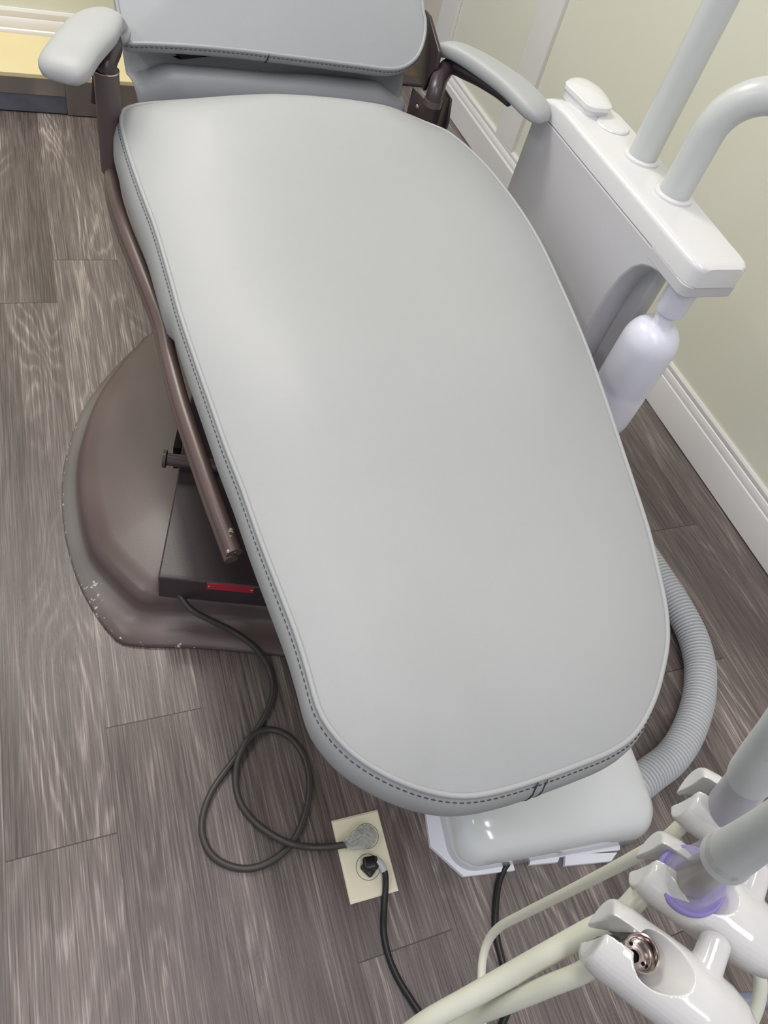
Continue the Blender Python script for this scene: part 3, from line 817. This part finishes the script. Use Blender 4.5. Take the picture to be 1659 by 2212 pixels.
# ================================================================== CORDS AND OUTLET
def cord(name, pts, r, material, label, cat='cord', n=120, seg=10):
    o = empty(name, (pts[0][0], pts[0][1], 0)); tag(o, label, cat)
    tube('cable', pts, r, material, o, n=n, seg=seg)
    return o
zc = 0.0062
cp_ = [(atZ(378, 1268, 0.118)), atZ(392, 1292, 0.104), atZ(415, 1318, 0.094), atZ(455, 1340, 0.075), atZ(500, 1362, 0.048), atZ(535, 1385, 0.036), atZ(562, 1412, 0.022)]
cp_ += [atZ(x, y, zc) for x, y in [(583, 1450), (590, 1490), (580, 1530), (560, 1568), (530, 1610), (495, 1655), (460, 1705), (440, 1755), (437, 1800), (455, 1843), (490, 1868), (535, 1876), (580, 1863)]]
cp_ += [atZ(x, y, z) for x, y, z in [(622, 1832, zc), (648, 1790, zc), (665, 1735, zc), (668, 1680, zc), (655, 1630, zc), (625, 1592, zc), (588, 1576, zc), (555, 1582, 0.013), (530, 1605, 0.017), (513, 1645, 0.010), (509, 1690, zc), (520, 1735, zc), (550, 1775, zc), (590, 1805, 0.012), (625, 1821, 0.018), (665, 1829, 0.012), (710, 1829, 0.013), (750, 1824, 0.021)]]
pcord = cord('power_cord', cp_, 0.0056, M['cord'], 'charcoal power cord looping over the floor from the chair base to a clear plug', n=420)
# outlet plate on the floor
op = empty('floor_outlet', atZ(788, 1850, 0)); tag(op, 'ivory duplex outlet cover plate set flat in the plank floor', 'outlet')
oc_ = [atZ(715.5, 1773, 0.003), atZ(815.5, 1748.5, 0.003), atZ(861.5, 1924, 0.003), atZ(757, 1954, 0.003)]
c_ = sum(oc_, Vector()) / 4
pt = loft('cover_plate', [[Vector((p.x, p.y, 0.0005)) for p in oc_], [Vector((p.x, p.y, 0.003)) for p in oc_], [Vector((p.x, p.y, 0.006)).lerp(Vector((c_.x, c_.y, 0.0065)), 0.06) for p in oc_]], M['ivory'], op, sharp=20)
bevel(pt, 0.0006, 2)
rc = [atZ(792, 1806, 0.006), atZ(795, 1873, 0.006)]
ax1 = (oc_[3] - oc_[0]).normalized()
for rp_ in rc:
    lathe('receptacle', [(0.0005, -0.002), (0.0195, -0.002), (0.0195, 0.0012), (0.0190, 0.0018), (0.0005, 0.0018)], M['ivory'], op, rp_, seg=36)
    lathe('receptacle_gap', [(0.0196, 0), (0.0205, 0), (0.0205, 0.0008), (0.0196, 0.0008)], M['cuff'], op, rp_, seg=36)
def blob(name, pts, rads, material, parent, n=26, seg=16, flat=1.0):
    return tube(name, pts, rads, material, parent, n=n, seg=seg, flat=flat)
# clear right-angle plug
pg0 = atZ(750, 1824, 0.024); pg1 = atZ(792, 1806, 0.024)
cpv = []
pl = blob('clear_plug', [atZ(745, 1827, 0.022), atZ(755, 1822, 0.022), atZ(775, 1814, 0.024), atZ(795, 1803, 0.024), atZ(808, 1797, 0.020)], [0.007, 0.013, 0.017, 0.018, 0.008], M['clearplug'], pcord, n=60, seg=40, flat=0.75)
for v in pl.data.vertices:
    q_ = Vector(v.co); v.co += v.normal * (0.0035 * mnoise.noise(q_ * 160) + 0.002 * mnoise.noise(q_ * 420))
pl['label'] = 'clear moulded right-angle plug'
lathe('plug_face', [(0.001, 0), (0.0175, 0), (0.0175, 0.008), (0.015, 0.010), (0.001, 0.010)], M['clearplug'], pcord, atZ(790, 1809, 0.008), seg=30)
for dx, mt in ((0.0, 'steel'), (0.006, 'frost'), (-0.006, 'cuff')):
    tube('plug_wire', [atZ(752, 1824, 0.023) + Vector((0, dx * .3, 0)), atZ(775, 1814, 0.024) + Vector((dx, dx, 0)), atZ(792, 1806, 0.018) + Vector((dx, -dx, 0)), atZ(792, 1806, 0.010) + Vector((dx, -dx, 0))], 0.002, M[mt], pcord, n=16, seg=8)
# black cord
bp_ = [atZ(826, 1872, 0.022), atZ(832, 1888, 0.018), atZ(833, 1915, 0.010), atZ(830, 1960, zc - 0.001), atZ(829, 2010, zc - 0.001), atZ(838, 2060, zc - 0.001), atZ(858, 2110, zc - 0.001), atZ(885, 2155, 0.008), atZ(915, 2200, 0.012), atZ(945, 2245, 0.02), atZ(985, 2310, 0.03)]
bc2 = cord('power_cord', bp_, 0.0052, M['black'], 'glossy black power cord running from the lower outlet socket to the bottom edge', n=90)
def chunky(name, path, w_, hgt, material, parent):
    # a moulded plug body: rounded box swept along a short path
    P = catmull(path, 14); rings = []
    for i, (t, u, v) in enumerate(frames(P, False, (0, 0, 1))):
        d = i / 13; e = 1.0 if 0.12 < d < 0.8 else (0.75 + 0.25 * min(d / 0.12, (1 - d) / 0.2))
        rg = []
        for k in range(16):
            an = 2 * math.pi * k / 16 + math.pi / 16; c, s = math.cos(an), math.sin(an)
            rg.append(P[i] + v * math.copysign(abs(c) ** 0.5, c) * w_ * e + u * math.copysign(abs(s) ** 0.5, s) * hgt * e)
        rings.append(rg)
    return loft(name, rings, material, parent, sharp=35)
chunky('plug_body', [atZ(784, 1868, 0.016), atZ(800, 1866, 0.018), atZ(816, 1862, 0.020)], 0.011, 0.011, M['black'], bc2)
chunky('plug_flange', [atZ(788, 1886, 0.012), atZ(796, 1876, 0.013), atZ(802, 1866, 0.013)], 0.012, 0.005, M['black'], bc2)
tube('strain_relief', [atZ(814, 1863, 0.021), atZ(823, 1868, 0.022), atZ(830, 1882, 0.020)], [0.009, 0.006, 0.0055], M['frost'], bc2, n=14)
# cord from under the white box
bp_ = [atZ(1098, 1862, 0.012), atZ(1090, 1876, 0.009), atZ(1078, 1905, zc), atZ(1072, 1945, zc), atZ(1070, 1995, zc), atZ(1076, 2040, zc), atZ(1086, 2080, zc), atZ(1095, 2130, zc), atZ(1098, 2175, zc), atZ(1088, 2205, zc), atZ(1072, 2240, zc), atZ(1050, 2290, zc)]
cord('power_cord', bp_, 0.0056, M['black'], 'black cord coming out from under the white floor box, behind the cream tubes', n=90)

# ================================================================== WHITE FLOOR BOX
jb = empty('utility_box', atZ(1180, 1780, 0)); tag(jb, 'white rounded utility box on the floor under the foot of the chair', 'utility box')
def rrect(cx, cy, hx, hy, r, ang, z, n=12):
    out = []; ca, sa = math.cos(ang), math.sin(ang)
    for sx, sy, a0 in ((1, 1, 0), (-1, 1, 90), (-1, -1, 180), (1, -1, 270)):
        for k in range(n + 1):
            a = math.radians(a0 + 90 * k / n)
            x = sx * (hx - r) + r * math.cos(a); y = sy * (hy - r) + r * math.sin(a)
            out.append(Vector((cx + x * ca - y * sa, cy + x * sa + y * ca, z)))
    return out
JA = math.radians(-7)
jc = atZ(1196, 1854, 0.004)     # middle of the front bottom edge
jx = Vector((math.cos(JA), math.sin(JA), 0)); jy = Vector((-math.sin(JA), math.cos(JA), 0))
hx, hy = 0.193, 0.160
cen = jc + jy * hy
rings = []
for z, ins, rr_ in ((0.006, 0.0, 0.045), (0.045, 0.002, 0.046), (0.060, 0.004, 0.047), (0.078, 0.009, 0.05), (0.092, 0.020, 0.05), (0.101, 0.036, 0.045), (0.105, 0.058, 0.04)):
    rings.append(rrect(cen.x, cen.y, hx - ins, hy - ins, rr_, JA, z))
rings.append([p.lerp(Vector((cen.x, cen.y, 0.108)), 0.5) + Vector((0, 0, 0.001)) for p in rings[-1]])
cvx = loft('box_cover', rings, M['boxw'], jb, sharp=0)
tr = [atZ(x, y, 0.012) for x, y in [(916, 1728), (930, 1827), (1002, 1893), (1113, 1880), (1108, 1862), (1340, 1836), (1330, 1700), (1100, 1560), (940, 1600)]]
t_ = loft('base_tray', [[Vector((p.x, p.y, 0.001)) for p in tr], tr], M['tray'], jb); bevel(t_, 0.001, 2)
for q in ([(1144, 1868), (1206, 1862), (1210, 1849), (1146, 1852)], [(1220, 1870), (1321, 1860), (1334, 1841), (1222, 1845)]):
    qq = [atZ(x, y, 0.012) for x, y in q]
    t_ = loft('tray_tab', [[Vector((p.x, p.y, 0.001)) for p in qq], qq], M['tray'], jb); bevel(t_, 0.001, 2)

# ================================================================== CORRUGATED HOSE
hp_px = [(300, 190), (430, 440), (560, 640), (680, 830), (772, 1010), (818, 1165), (832, 1300), (814, 1480), (742, 1690), (632, 1855), (490, 1968)]
hr = 0.0325
hpts = [atZ(1250 + x / 3.16, 1050 + y / 3.16, 0.036) for x, y in hp_px]
hd = (hpts[-1] - hpts[-2]).normalized(); hpts.append(hpts[-1] + hd * 0.05)
hpts = [Vector((0.940, 0.925, 0.036)), Vector((0.962, 0.84, 0.036))] + hpts
def ribbed(pts, r, pitch, depth):
    L = 0; Q0 = catmull(pts, 200); 
    for i in range(1, 200): L += (Q0[i] - Q0[i - 1]).length
    nr = int(L / pitch); sub = 8; n = nr * sub + 1
    P = catmull(pts, n); rad = []
    for i in range(n):
        ph = (i % sub) / sub; rad.append(r - depth * (0.5 - 0.5 * math.cos(2 * math.pi * ph)) ** 3.0)
    return tube_geo(P, rad, 26, up=(0, 0, 1))
v, f = ribbed(hpts, hr, 0.0078, 0.0070)
ho = mesh_obj('corrugated_hose', v, f, M['hose'], sharp=0)
tag(ho, 'thick grey corrugated hose curving over the floor into the white floor box', 'hose')

# ================================================================== SIDE UNIT (cuspidor column) on the right
un = empty('side_unit', (0.96, 1.05, 0)); tag(un, 'white and grey dental side unit column with a flat white lid, right of the chair', 'dental unit')
UX0, UX1 = 0.905, 1.018
zl = 0.712
body = [(1.325, 0.0), (1.325, zl), (0.80, zl), (0.80, 0.694), (0.82, 0.692), (0.842, 0.686), (0.862, 0.676), (0.878, 0.660), (0.893, 0.630), (0.903, 0.58), (0.905, 0.50), (0.905, 0.0)]
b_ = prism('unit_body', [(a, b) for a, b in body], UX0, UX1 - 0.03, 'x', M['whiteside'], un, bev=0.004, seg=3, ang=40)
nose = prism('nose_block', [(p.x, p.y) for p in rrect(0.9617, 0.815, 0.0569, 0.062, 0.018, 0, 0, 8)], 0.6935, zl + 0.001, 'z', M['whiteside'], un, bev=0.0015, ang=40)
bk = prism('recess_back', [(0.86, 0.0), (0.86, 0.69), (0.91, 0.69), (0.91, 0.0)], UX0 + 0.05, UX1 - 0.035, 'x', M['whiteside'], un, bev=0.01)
# lid: sections along y, with rounded upper edges, falling away at the far end
def lid():
    rings = []
    ys = [1.335, 1.332, 1.32, 1.30, 1.27, 1.23, 1.15, 1.0, 0.9, 0.82, 0.785, 0.768, 0.758, 0.752]
    for y in ys:
        x0 = UX0; x1 = 1.018 + 0.02 * max(0, min(1, (y - 0.80) / 0.25)); zt_ = 0.752
        if y > 1.22: k = (y - 1.22) / 0.115; zt_ = 0.753 - 0.030 * k ** 3; x1 = x1 - 0.016 * k * k
        ins = 0.0
        if y < 0.785:
            k = (0.785 - y) / 0.033; ins = 0.018 * (1 - math.sqrt(max(0, 1 - k * k)))
            zt_ -= 0.004 * k ** 4
        x0 += ins; x1 -= ins; r_ = 0.010
        sec = [(x0, zl + 0.0015), (x0, zt_ - r_)]
        for k in range(1, 7):
            a = math.pi / 2 * k / 6; sec.append((x0 + r_ * 1.4 * (1 - math.cos(a)), zt_ - r_ + r_ * math.sin(a)))
        for k in range(0, 6):
            a = math.pi / 2 * k / 6; sec.append((x1 - r_ + r_ * math.sin(a), zt_ - r_ + r_ * math.cos(a)))
        sec += [(x1, zt_ - r_), (x1, zl + 0.0015)]
        rings.append([Vector((x, y, z)) for x, z in sec])
    return rings
ld = loft('unit_lid', lid(), M['white'], un, sharp=35)
# raised oval cap and flush disc on the lid
def oval_cap():
    pts = [(1222, 180), (1228, 172), (1243, 167), (1262, 170), (1285, 182), (1304, 198), (1316, 215), (1322, 229), (1318, 235), (1300, 235), (1284, 233), (1268, 226), (1252, 210), (1236, 195)]
    rg = catmull([atZ(x, y, 0.772) for x, y in pts], 60, closed=True)
    c = sum(rg, Vector()) / 60
    return [[Vector((p.x, p.y, 0.748)).lerp(Vector((c.x, c.y, 0.748)), 0.10) for p in rg], [Vector((p.x, p.y, 0.763)).lerp(Vector((c.x, c.y, 0.763)), 0.06) for p in rg], [Vector((p.x, p.y, 0.7650)) for p in rg], rg,
            [p.lerp(c + Vector((0, 0, 0.003)), 0.05) + Vector((0, 0, 0.0015)) for p in rg], [p.lerp(c, 0.3) + Vector((0, 0, 0.005)) for p in rg], [p.lerp(c, 0.7) + Vector((0, 0, 0.0075)) for p in rg], [p.lerp(c, 0.97) + Vector((0, 0, 0.008)) for p in rg]]
oc2 = loft('oval_cap', oval_cap(), M['white'], ld, sharp=35); oc2['label'] = 'raised oval white cap'
def disc():
    c = atZ(1324, 272, 0.753)
    return c
dc = disc()
lathe('flush_disc', [(0.0005, -0.002), (0.033, -0.002), (0.033, 0.001), (0.031, 0.003), (0.0005, 0.0045)], M['white'], ld, dc, seg=48)
# poles
def flange(p, r):
    lathe('pole_flange', [(r, -0.002), (r + 0.0075, -0.002), (r + 0.0075, 0.003), (r + 0.005, 0.0048), (r, 0.005)], M['white'], ld, p, seg=48)
p1 = Vector((0.986, 1.072, 0.75)); p2 = Vector((0.982, 0.953, 0.75)); pr1 = 0.0265
flange(p1 + Vector((0, 0, 0.003)), pr1); flange(p2 + Vector((0, 0, 0.003)), pr1 + 0.001)
t_ = tube('straight_pole', [p1, p1 + Vector((0, 0, 0.6)), p1 + Vector((0, 0, 1.35))], pr1, M['pole'], un, n=12, seg=40)
arc = [p2, p2 + Vector((0, 0, 0.06)), p2 + Vector((0, 0, 0.11))]
cdir = Vector((0.75, -0.66, 0)).normalized(); ra = 0.085; zc0 = 0.75 + 0.11
for k in range(1, 9):
    a_ = math.pi / 2 * k / 8 * 0.98
    arc.append(p2 + Vector((0, 0, 0.11 + ra * math.sin(a_))) + cdir * (ra * (1 - math.cos(a_))))
arc.append(arc[-1] + cdir * 0.10 + Vector((0, 0, 0.004))); arc.append(arc[-1] + cdir * 0.12 + Vector((0, 0, 0.004)))
tube('bent_pole', arc, pr1 + 0.001, M['pole'], un, n=60, seg=40)

# water bottle hanging under the nose of the unit
bo = empty('water_bottle', (0.95, 0.795, 0.36)); tag(bo, 'milky white water bottle hanging from the front of the side unit', 'bottle')
R0 = 0.051
prof = [(0.001, 0.365), (R0 * 0.86, 0.365), (R0 * 0.97, 0.372), (R0, 0.385), (R0, 0.455), (R0 * 0.985, 0.462), (R0, 0.469), (R0, 0.560)]
for k in range(1, 11):
    a_ = math.pi / 2 * k / 10; prof.append((0.018 + (R0 - 0.018) * math.cos(a_), 0.560 + 0.046 * math.sin(a_)))
prof += [(0.017, 0.612), (0.0165, 0.636), (0.001, 0.636)]
lathe('bottle_body', prof, M['bottle'], bo, (0.95, 0.795, 0), seg=56, sharp=0)
cap = lathe('bottle_cap', [(0.018, 0.632), (0.0245, 0.633), (0.026, 0.640), (0.0265, 0.668), (0.0265, 0.694), (0.001, 0.694)], M['bottle'], bo, (0.95, 0.795, 0), seg=40)

# ================================================================== HANDPIECE HOLDERS with tubes
HX = Vector((0.62, -0.785, 0)).normalized(); HY = Vector((-HX.y, HX.x, 0))
if HY.x < 0: HY = -HY
def make_holder_mesh():
    # local: x along the body (0 = bore axis), y across, z up. metres
    prof = [(-0.0238, 0.0185), (-0.0235, 0.0203), (-0.021, 0.0220), (-0.012, 0.0232), (0.000, 0.0230), (0.015, 0.0235), (0.030, 0.0236), (0.045, 0.0232), (0.058, 0.0218), (0.068, 0.0190), (0.076, 0.0140), (0.081, 0.0075), (0.0822, 0.0005)]
    V = []; Fc = []; seg = 40
    V0 = []
    for x, r in [(-0.0225, 0.0005)] + prof:
        for k in range(seg):
            a_ = 2 * math.pi * k / seg
            zz = math.sin(a_) * r * 0.95
            yy = math.cos(a_) * r
            V0.append((x, yy, zz - 0.004))
    n = len(prof) + 1
    for i in range(n - 1):
        for k in range(seg):
            k2 = (k + 1) % seg; Fc.append((i * seg + k, i * seg + k2, (i + 1) * seg + k2, (i + 1) * seg + k))
    Fc.append(tuple(range(seg - 1, -1, -1))); Fc.append(tuple((n - 1) * seg + k for k in range(seg)))
    b0 = mesh_obj('tmp_body', V0, Fc, M['holder'])
    # peg along +y
    V1, F1 = tube_geo([Vector((0.040, 0.0, 0.004)), Vector((0.040, 0.020, 0.006)), Vector((0.040, 0.035, 0.008)), Vector((0.040, 0.0375, 0.008))], [0.0100, 0.0096, 0.0092, 0.0070], 28, up=(0, 0, 1))
    b1 = mesh_obj('tmp_peg', V1, F1, M['holder'])
    # bore, leaning back along the body so that the bowl opens up wide
    ax = Vector((0.50, 0.0, 1.0)).normalized()
    V2, F2 = tube_geo([ax * -0.06, ax * -0.008, ax * 0.012, ax * 0.05], [0.0108, 0.0115, 0.0152, 0.0225], 40, up=(1, 0, 0))
    V2 = [v + Vector((0.001, 0, 0)) for v in V2]
    b2 = mesh_obj('tmp_bore', V2, F2, M['holder'])
    s = 0.0060
    V3 = [(x, y, z) for x in (-0.06, 0.0) for y in (-s, s) for z in (-0.06, 0.06)]
    b3 = mesh_obj('tmp_slot', V3, [(0, 1, 3, 2), (4, 6, 7, 5), (0, 4, 5, 1), (2, 3, 7, 6), (0, 2, 6, 4), (1, 5, 7, 3)], M['holder'], smooth=False)
    for o_, op in ((b1, 'UNION'), (b2, 'DIFFERENCE'), (b3, 'DIFFERENCE')):
        mm = b0.modifiers.new('b', 'BOOLEAN'); mm.object = o_; mm.operation = op; mm.solver = 'EXACT'
    mm = b0.modifiers.new('r', 'REMESH'); mm.mode = 'VOXEL'; mm.voxel_size = 0.0006; mm.use_smooth_shade = True
    mm = b0.modifiers.new('s', 'SMOOTH'); mm.factor = 0.6; mm.iterations = 8
    dg = bpy.context.evaluated_depsgraph_get(); dg.update()
    me = bpy.data.meshes.new_from_object(b0.evaluated_get(dg)); me.name = 'holder_shell'
    for o_ in (b0, b1, b2, b3): bpy.data.objects.remove(o_, do_unlink=True)
    me.materials.clear(); me.materials.append(M['holder'])
    for p in me.polygons: p.use_smooth = True
    return me
hme = make_holder_mesh()
def holder_matrix(loc, sc=0.86):
    zz = HX.cross(HY)
    if zz.z < 0: zz = -zz
    mm = Matrix((HX, HY, zz)).transposed().to_4x4(); mm = mm @ Matrix.Scale(sc, 4); mm.translation = loc
    return mm
hz = 0.895
hpos = [atZ(1368, 2060, hz), atZ(1470, 1900, hz), atZ(1556, 1752, hz)]
hl = ['white handpiece holder with an empty bowl and metal ring, nearest the bottom edge', 'white handpiece holder cradling the lilac-ringed clear handpiece', 'white handpiece holder cradling the smoky grey handpiece, farthest up']
holders = []
for i, p in enumerate(hpos):
    h_ = bpy.data.objects.new('handpiece_holder', hme); COL.objects.link(h_)
    h_.matrix_world = holder_matrix(p); tag(h_, hl[i], 'holder', 'handpiece holders along the instrument bar'); holders.append(h_)
def hl2w(i, x, y, z): return holders[i].matrix_world @ Vector((x, y, z)) if False else holder_matrix(hpos[i]) @ Vector((x, y, z))

# tubes hanging from the holders
def tubing(name, pts, r, label, n=80, cuffn=2, flat=1.0, rr=None):
    o = empty(name, pts[0]); tag(o, label, 'tubing', 'cream tubes of the instrument holders')
    tube('hose', pts, rr or r, M['tube'], o, n=n, seg=20, flat=flat)
    return o
b0_ = hl2w(0, -0.010, 0, -0.020)
t1 = tubing('handpiece_tubing', [hl2w(0, 0.0, 0, -0.006), hl2w(0, -0.006, 0, -0.022), atD(1262, 2098, 0.42), atD(1190, 2128, 0.43), atD(1100, 2165, 0.45), atD(1010, 2200, 0.475), atD(900, 2250, 0.49), atD(820, 2310, 0.50)], 0.0058,
            'cream handpiece tube ending in a metal ring in the nearest holder')
cpv = hl2w(0, 0.0, 0, -0.004); axh = (holder_matrix(hpos[0]).to_3x3() @ Vector((-0.05, 0, 1))).normalized()
cpv = cpv + axh * 0.002 + HX * 0.0015
cf = lathe('metal_coupling', [(r_ * 0.90, z_ * 0.9) for r_, z_ in [(0.0005, -0.012), (0.0098, -0.012), (0.0100, 0.008), (0.0106, 0.009), (0.0106, 0.0105), (0.0100, 0.0112), (0.0092, 0.0108), (0.0087, 0.0095), (0.0086, 0.004), (0.0080, 0.0035), (0.0079, -0.002), (0.0052, -0.0022), (0.0050, -0.0012), (0.0036, -0.0012), (0.0034, -0.006), (0.0005, -0.006)]], M['steel'], t1, cpv, tuple(axh), seg=48, sharp=30)
lathe('coupling_bore', [(0.0003, 0), (0.0029, 0), (0.0029, 0.0004), (0.0003, 0.0004)], M['void'], cf, cpv + axh * -0.0035, tuple(axh), seg=24)
for k, aa in enumerate((0.4, 2.5, 4.6)):
    u_ = axh.orthogonal().normalized(); w_ = axh.cross(u_); c2 = cpv + (u_ * math.cos(aa) + w_ * math.sin(aa)) * 0.0059
    lathe('coupling_port', [(0.0002, 0), (0.0010, 0), (0.0010, 0.0005), (0.0002, 0.0005)], M['void'], cf, c2 + axh * -0.0021, tuple(axh), seg=14)
def cuff(i, parent):
    c = hl2w(i, -0.004, 0, -0.018); d = (hl2w(i, -0.006, 0, -0.034) - c).normalized()
    lathe('grey_cuff', [(0.001, 0), (0.0086, 0), (0.0088, 0.010), (0.0075, 0.014), (0.001, 0.014)], M['cuff'], parent, c, tuple(d), seg=24)
cuff(0, t1)
t2 = tubing('handpiece_tubing', [hl2w(1, -0.002, 0, -0.010), hl2w(1, -0.006, 0, -0.026), atD(1345, 1972, 0.43), atD(1270, 2012, 0.435), atD(1180, 2062, 0.44), atD(1080, 2118, 0.45), atD(1000, 2163, 0.455), atD(920, 2208, 0.46), atD(850, 2260, 0.47)], 0.0066,
            'thick cream tube running down-left from the holder of the lilac-ringed handpiece')
cuff(1, t2)
t3 = tubing('handpiece_tubing', [hl2w(2, -0.002, 0, -0.010), hl2w(2, -0.006, 0, -0.026), atD(1440, 1812, 0.47), atD(1370, 1852, 0.49), atD(1290, 1894, 0.52), atD(1200, 1940, 0.56), atD(1120, 1980, 0.60), atD(1080, 2002, 0.62), atD(1056, 2030, 0.63), atD(1043, 2070, 0.63), atD(1040, 2120, 0.62), atD(1041, 2180, 0.60), atD(1043, 2260, 0.58)], 0.0045,
            'thin cream tube from the farthest holder, bending down across the black cord', rr=[0.0048, 0.0042, 0.0038, 0.0037, 0.0036, 0.0036])
cuff(2, t3)
# looping tube seen beyond the middle holder at the right edge
t4 = tubing('handpiece_tubing', [atD(1632, 2070, 0.50), atD(1640, 2100, 0.50), atD(1643, 2130, 0.50), atD(1638, 2165, 0.50), atD(1626, 2200, 0.50), atD(1605, 2245, 0.50)], 0.0045, 'cream tube hanging down beneath the middle holder at the right edge')

# handpieces standing in the holders, wrapped in clear barrier sleeves
def handpiece(i, label, px_tip, z_tip, prof, bits):
    base = hl2w(i, 0.004, 0, 0.0); tip = px_tip; ax = (tip - base).normalized()
    o = empty('handpiece', base); tag(o, label, 'handpiece', 'sleeved handpieces standing in the holders')
    for name, pr, mt in bits:
        lathe(name, pr, M[mt], o, base, tuple(ax), seg=40, sharp=50)
    return o
tip2 = atD(1665, 1790, 0.30)
handpiece(1, 'clear tapered handpiece with a lilac ring and frosted sleeve, middle of the row', tip2, 0, None, [
    ('lilac_ring', [(0.0150, 0.004), (0.0176, 0.005), (0.0182, 0.009), (0.0178, 0.0125), (0.0165, 0.0135), (0.0150, 0.0125)], 'lilac'),
    ('clear_shell', [(0.0150, 0.008), (0.0150, 0.016), (0.0136, 0.036), (0.0118, 0.070), (0.0112, 0.090)], 'clear'),
    ('metal_core', [(0.0005, -0.010), (0.0085, -0.010), (0.0098, 0.006), (0.0088, 0.030), (0.0078, 0.070), (0.0005, 0.075)], 'darkmetal'),
    ('frosted_sleeve', [(0.0108, 0.075), (0.0120, 0.076), (0.0112, 0.085), (0.0100, 0.11), (0.0090, 0.14), (0.0085, 0.178), (0.0070, 0.183), (0.0005, 0.185)], 'frost')])
tip3 = atD(1680, 1592, 0.34)
handpiece(2, 'smoky grey sleeved handpiece farthest up the row of holders', tip3, 0, None, [
    ('smoky_sleeve', [(0.0005, -0.004), (0.0125, -0.003), (0.0132, 0.002), (0.0125, 0.020), (0.0108, 0.055), (0.0104, 0.070)], 'frost2'),
    ('sleeve_collar', [(0.0100, 0.069), (0.0114, 0.070), (0.0118, 0.076), (0.0112, 0.10), (0.0100, 0.13), (0.0090, 0.168), (0.0075, 0.173), (0.0005, 0.175)], 'frost'),
    ('inner_core', [(0.0005, 0.0), (0.0090, 0.0), (0.0080, 0.045), (0.0005, 0.046)], 'cuff')])

# blue-grey support arm low down at the bottom right
ar = tube('support_arm', [atD(1560, 2165, 0.80), atD(1700, 2158, 0.80), atD(1850, 2150, 0.80)], 0.0085, M['blueg'], n=14, seg=20)
tag(ar, 'blue-grey tubular support arm behind the nearest holder at the bottom right', 'support arm')
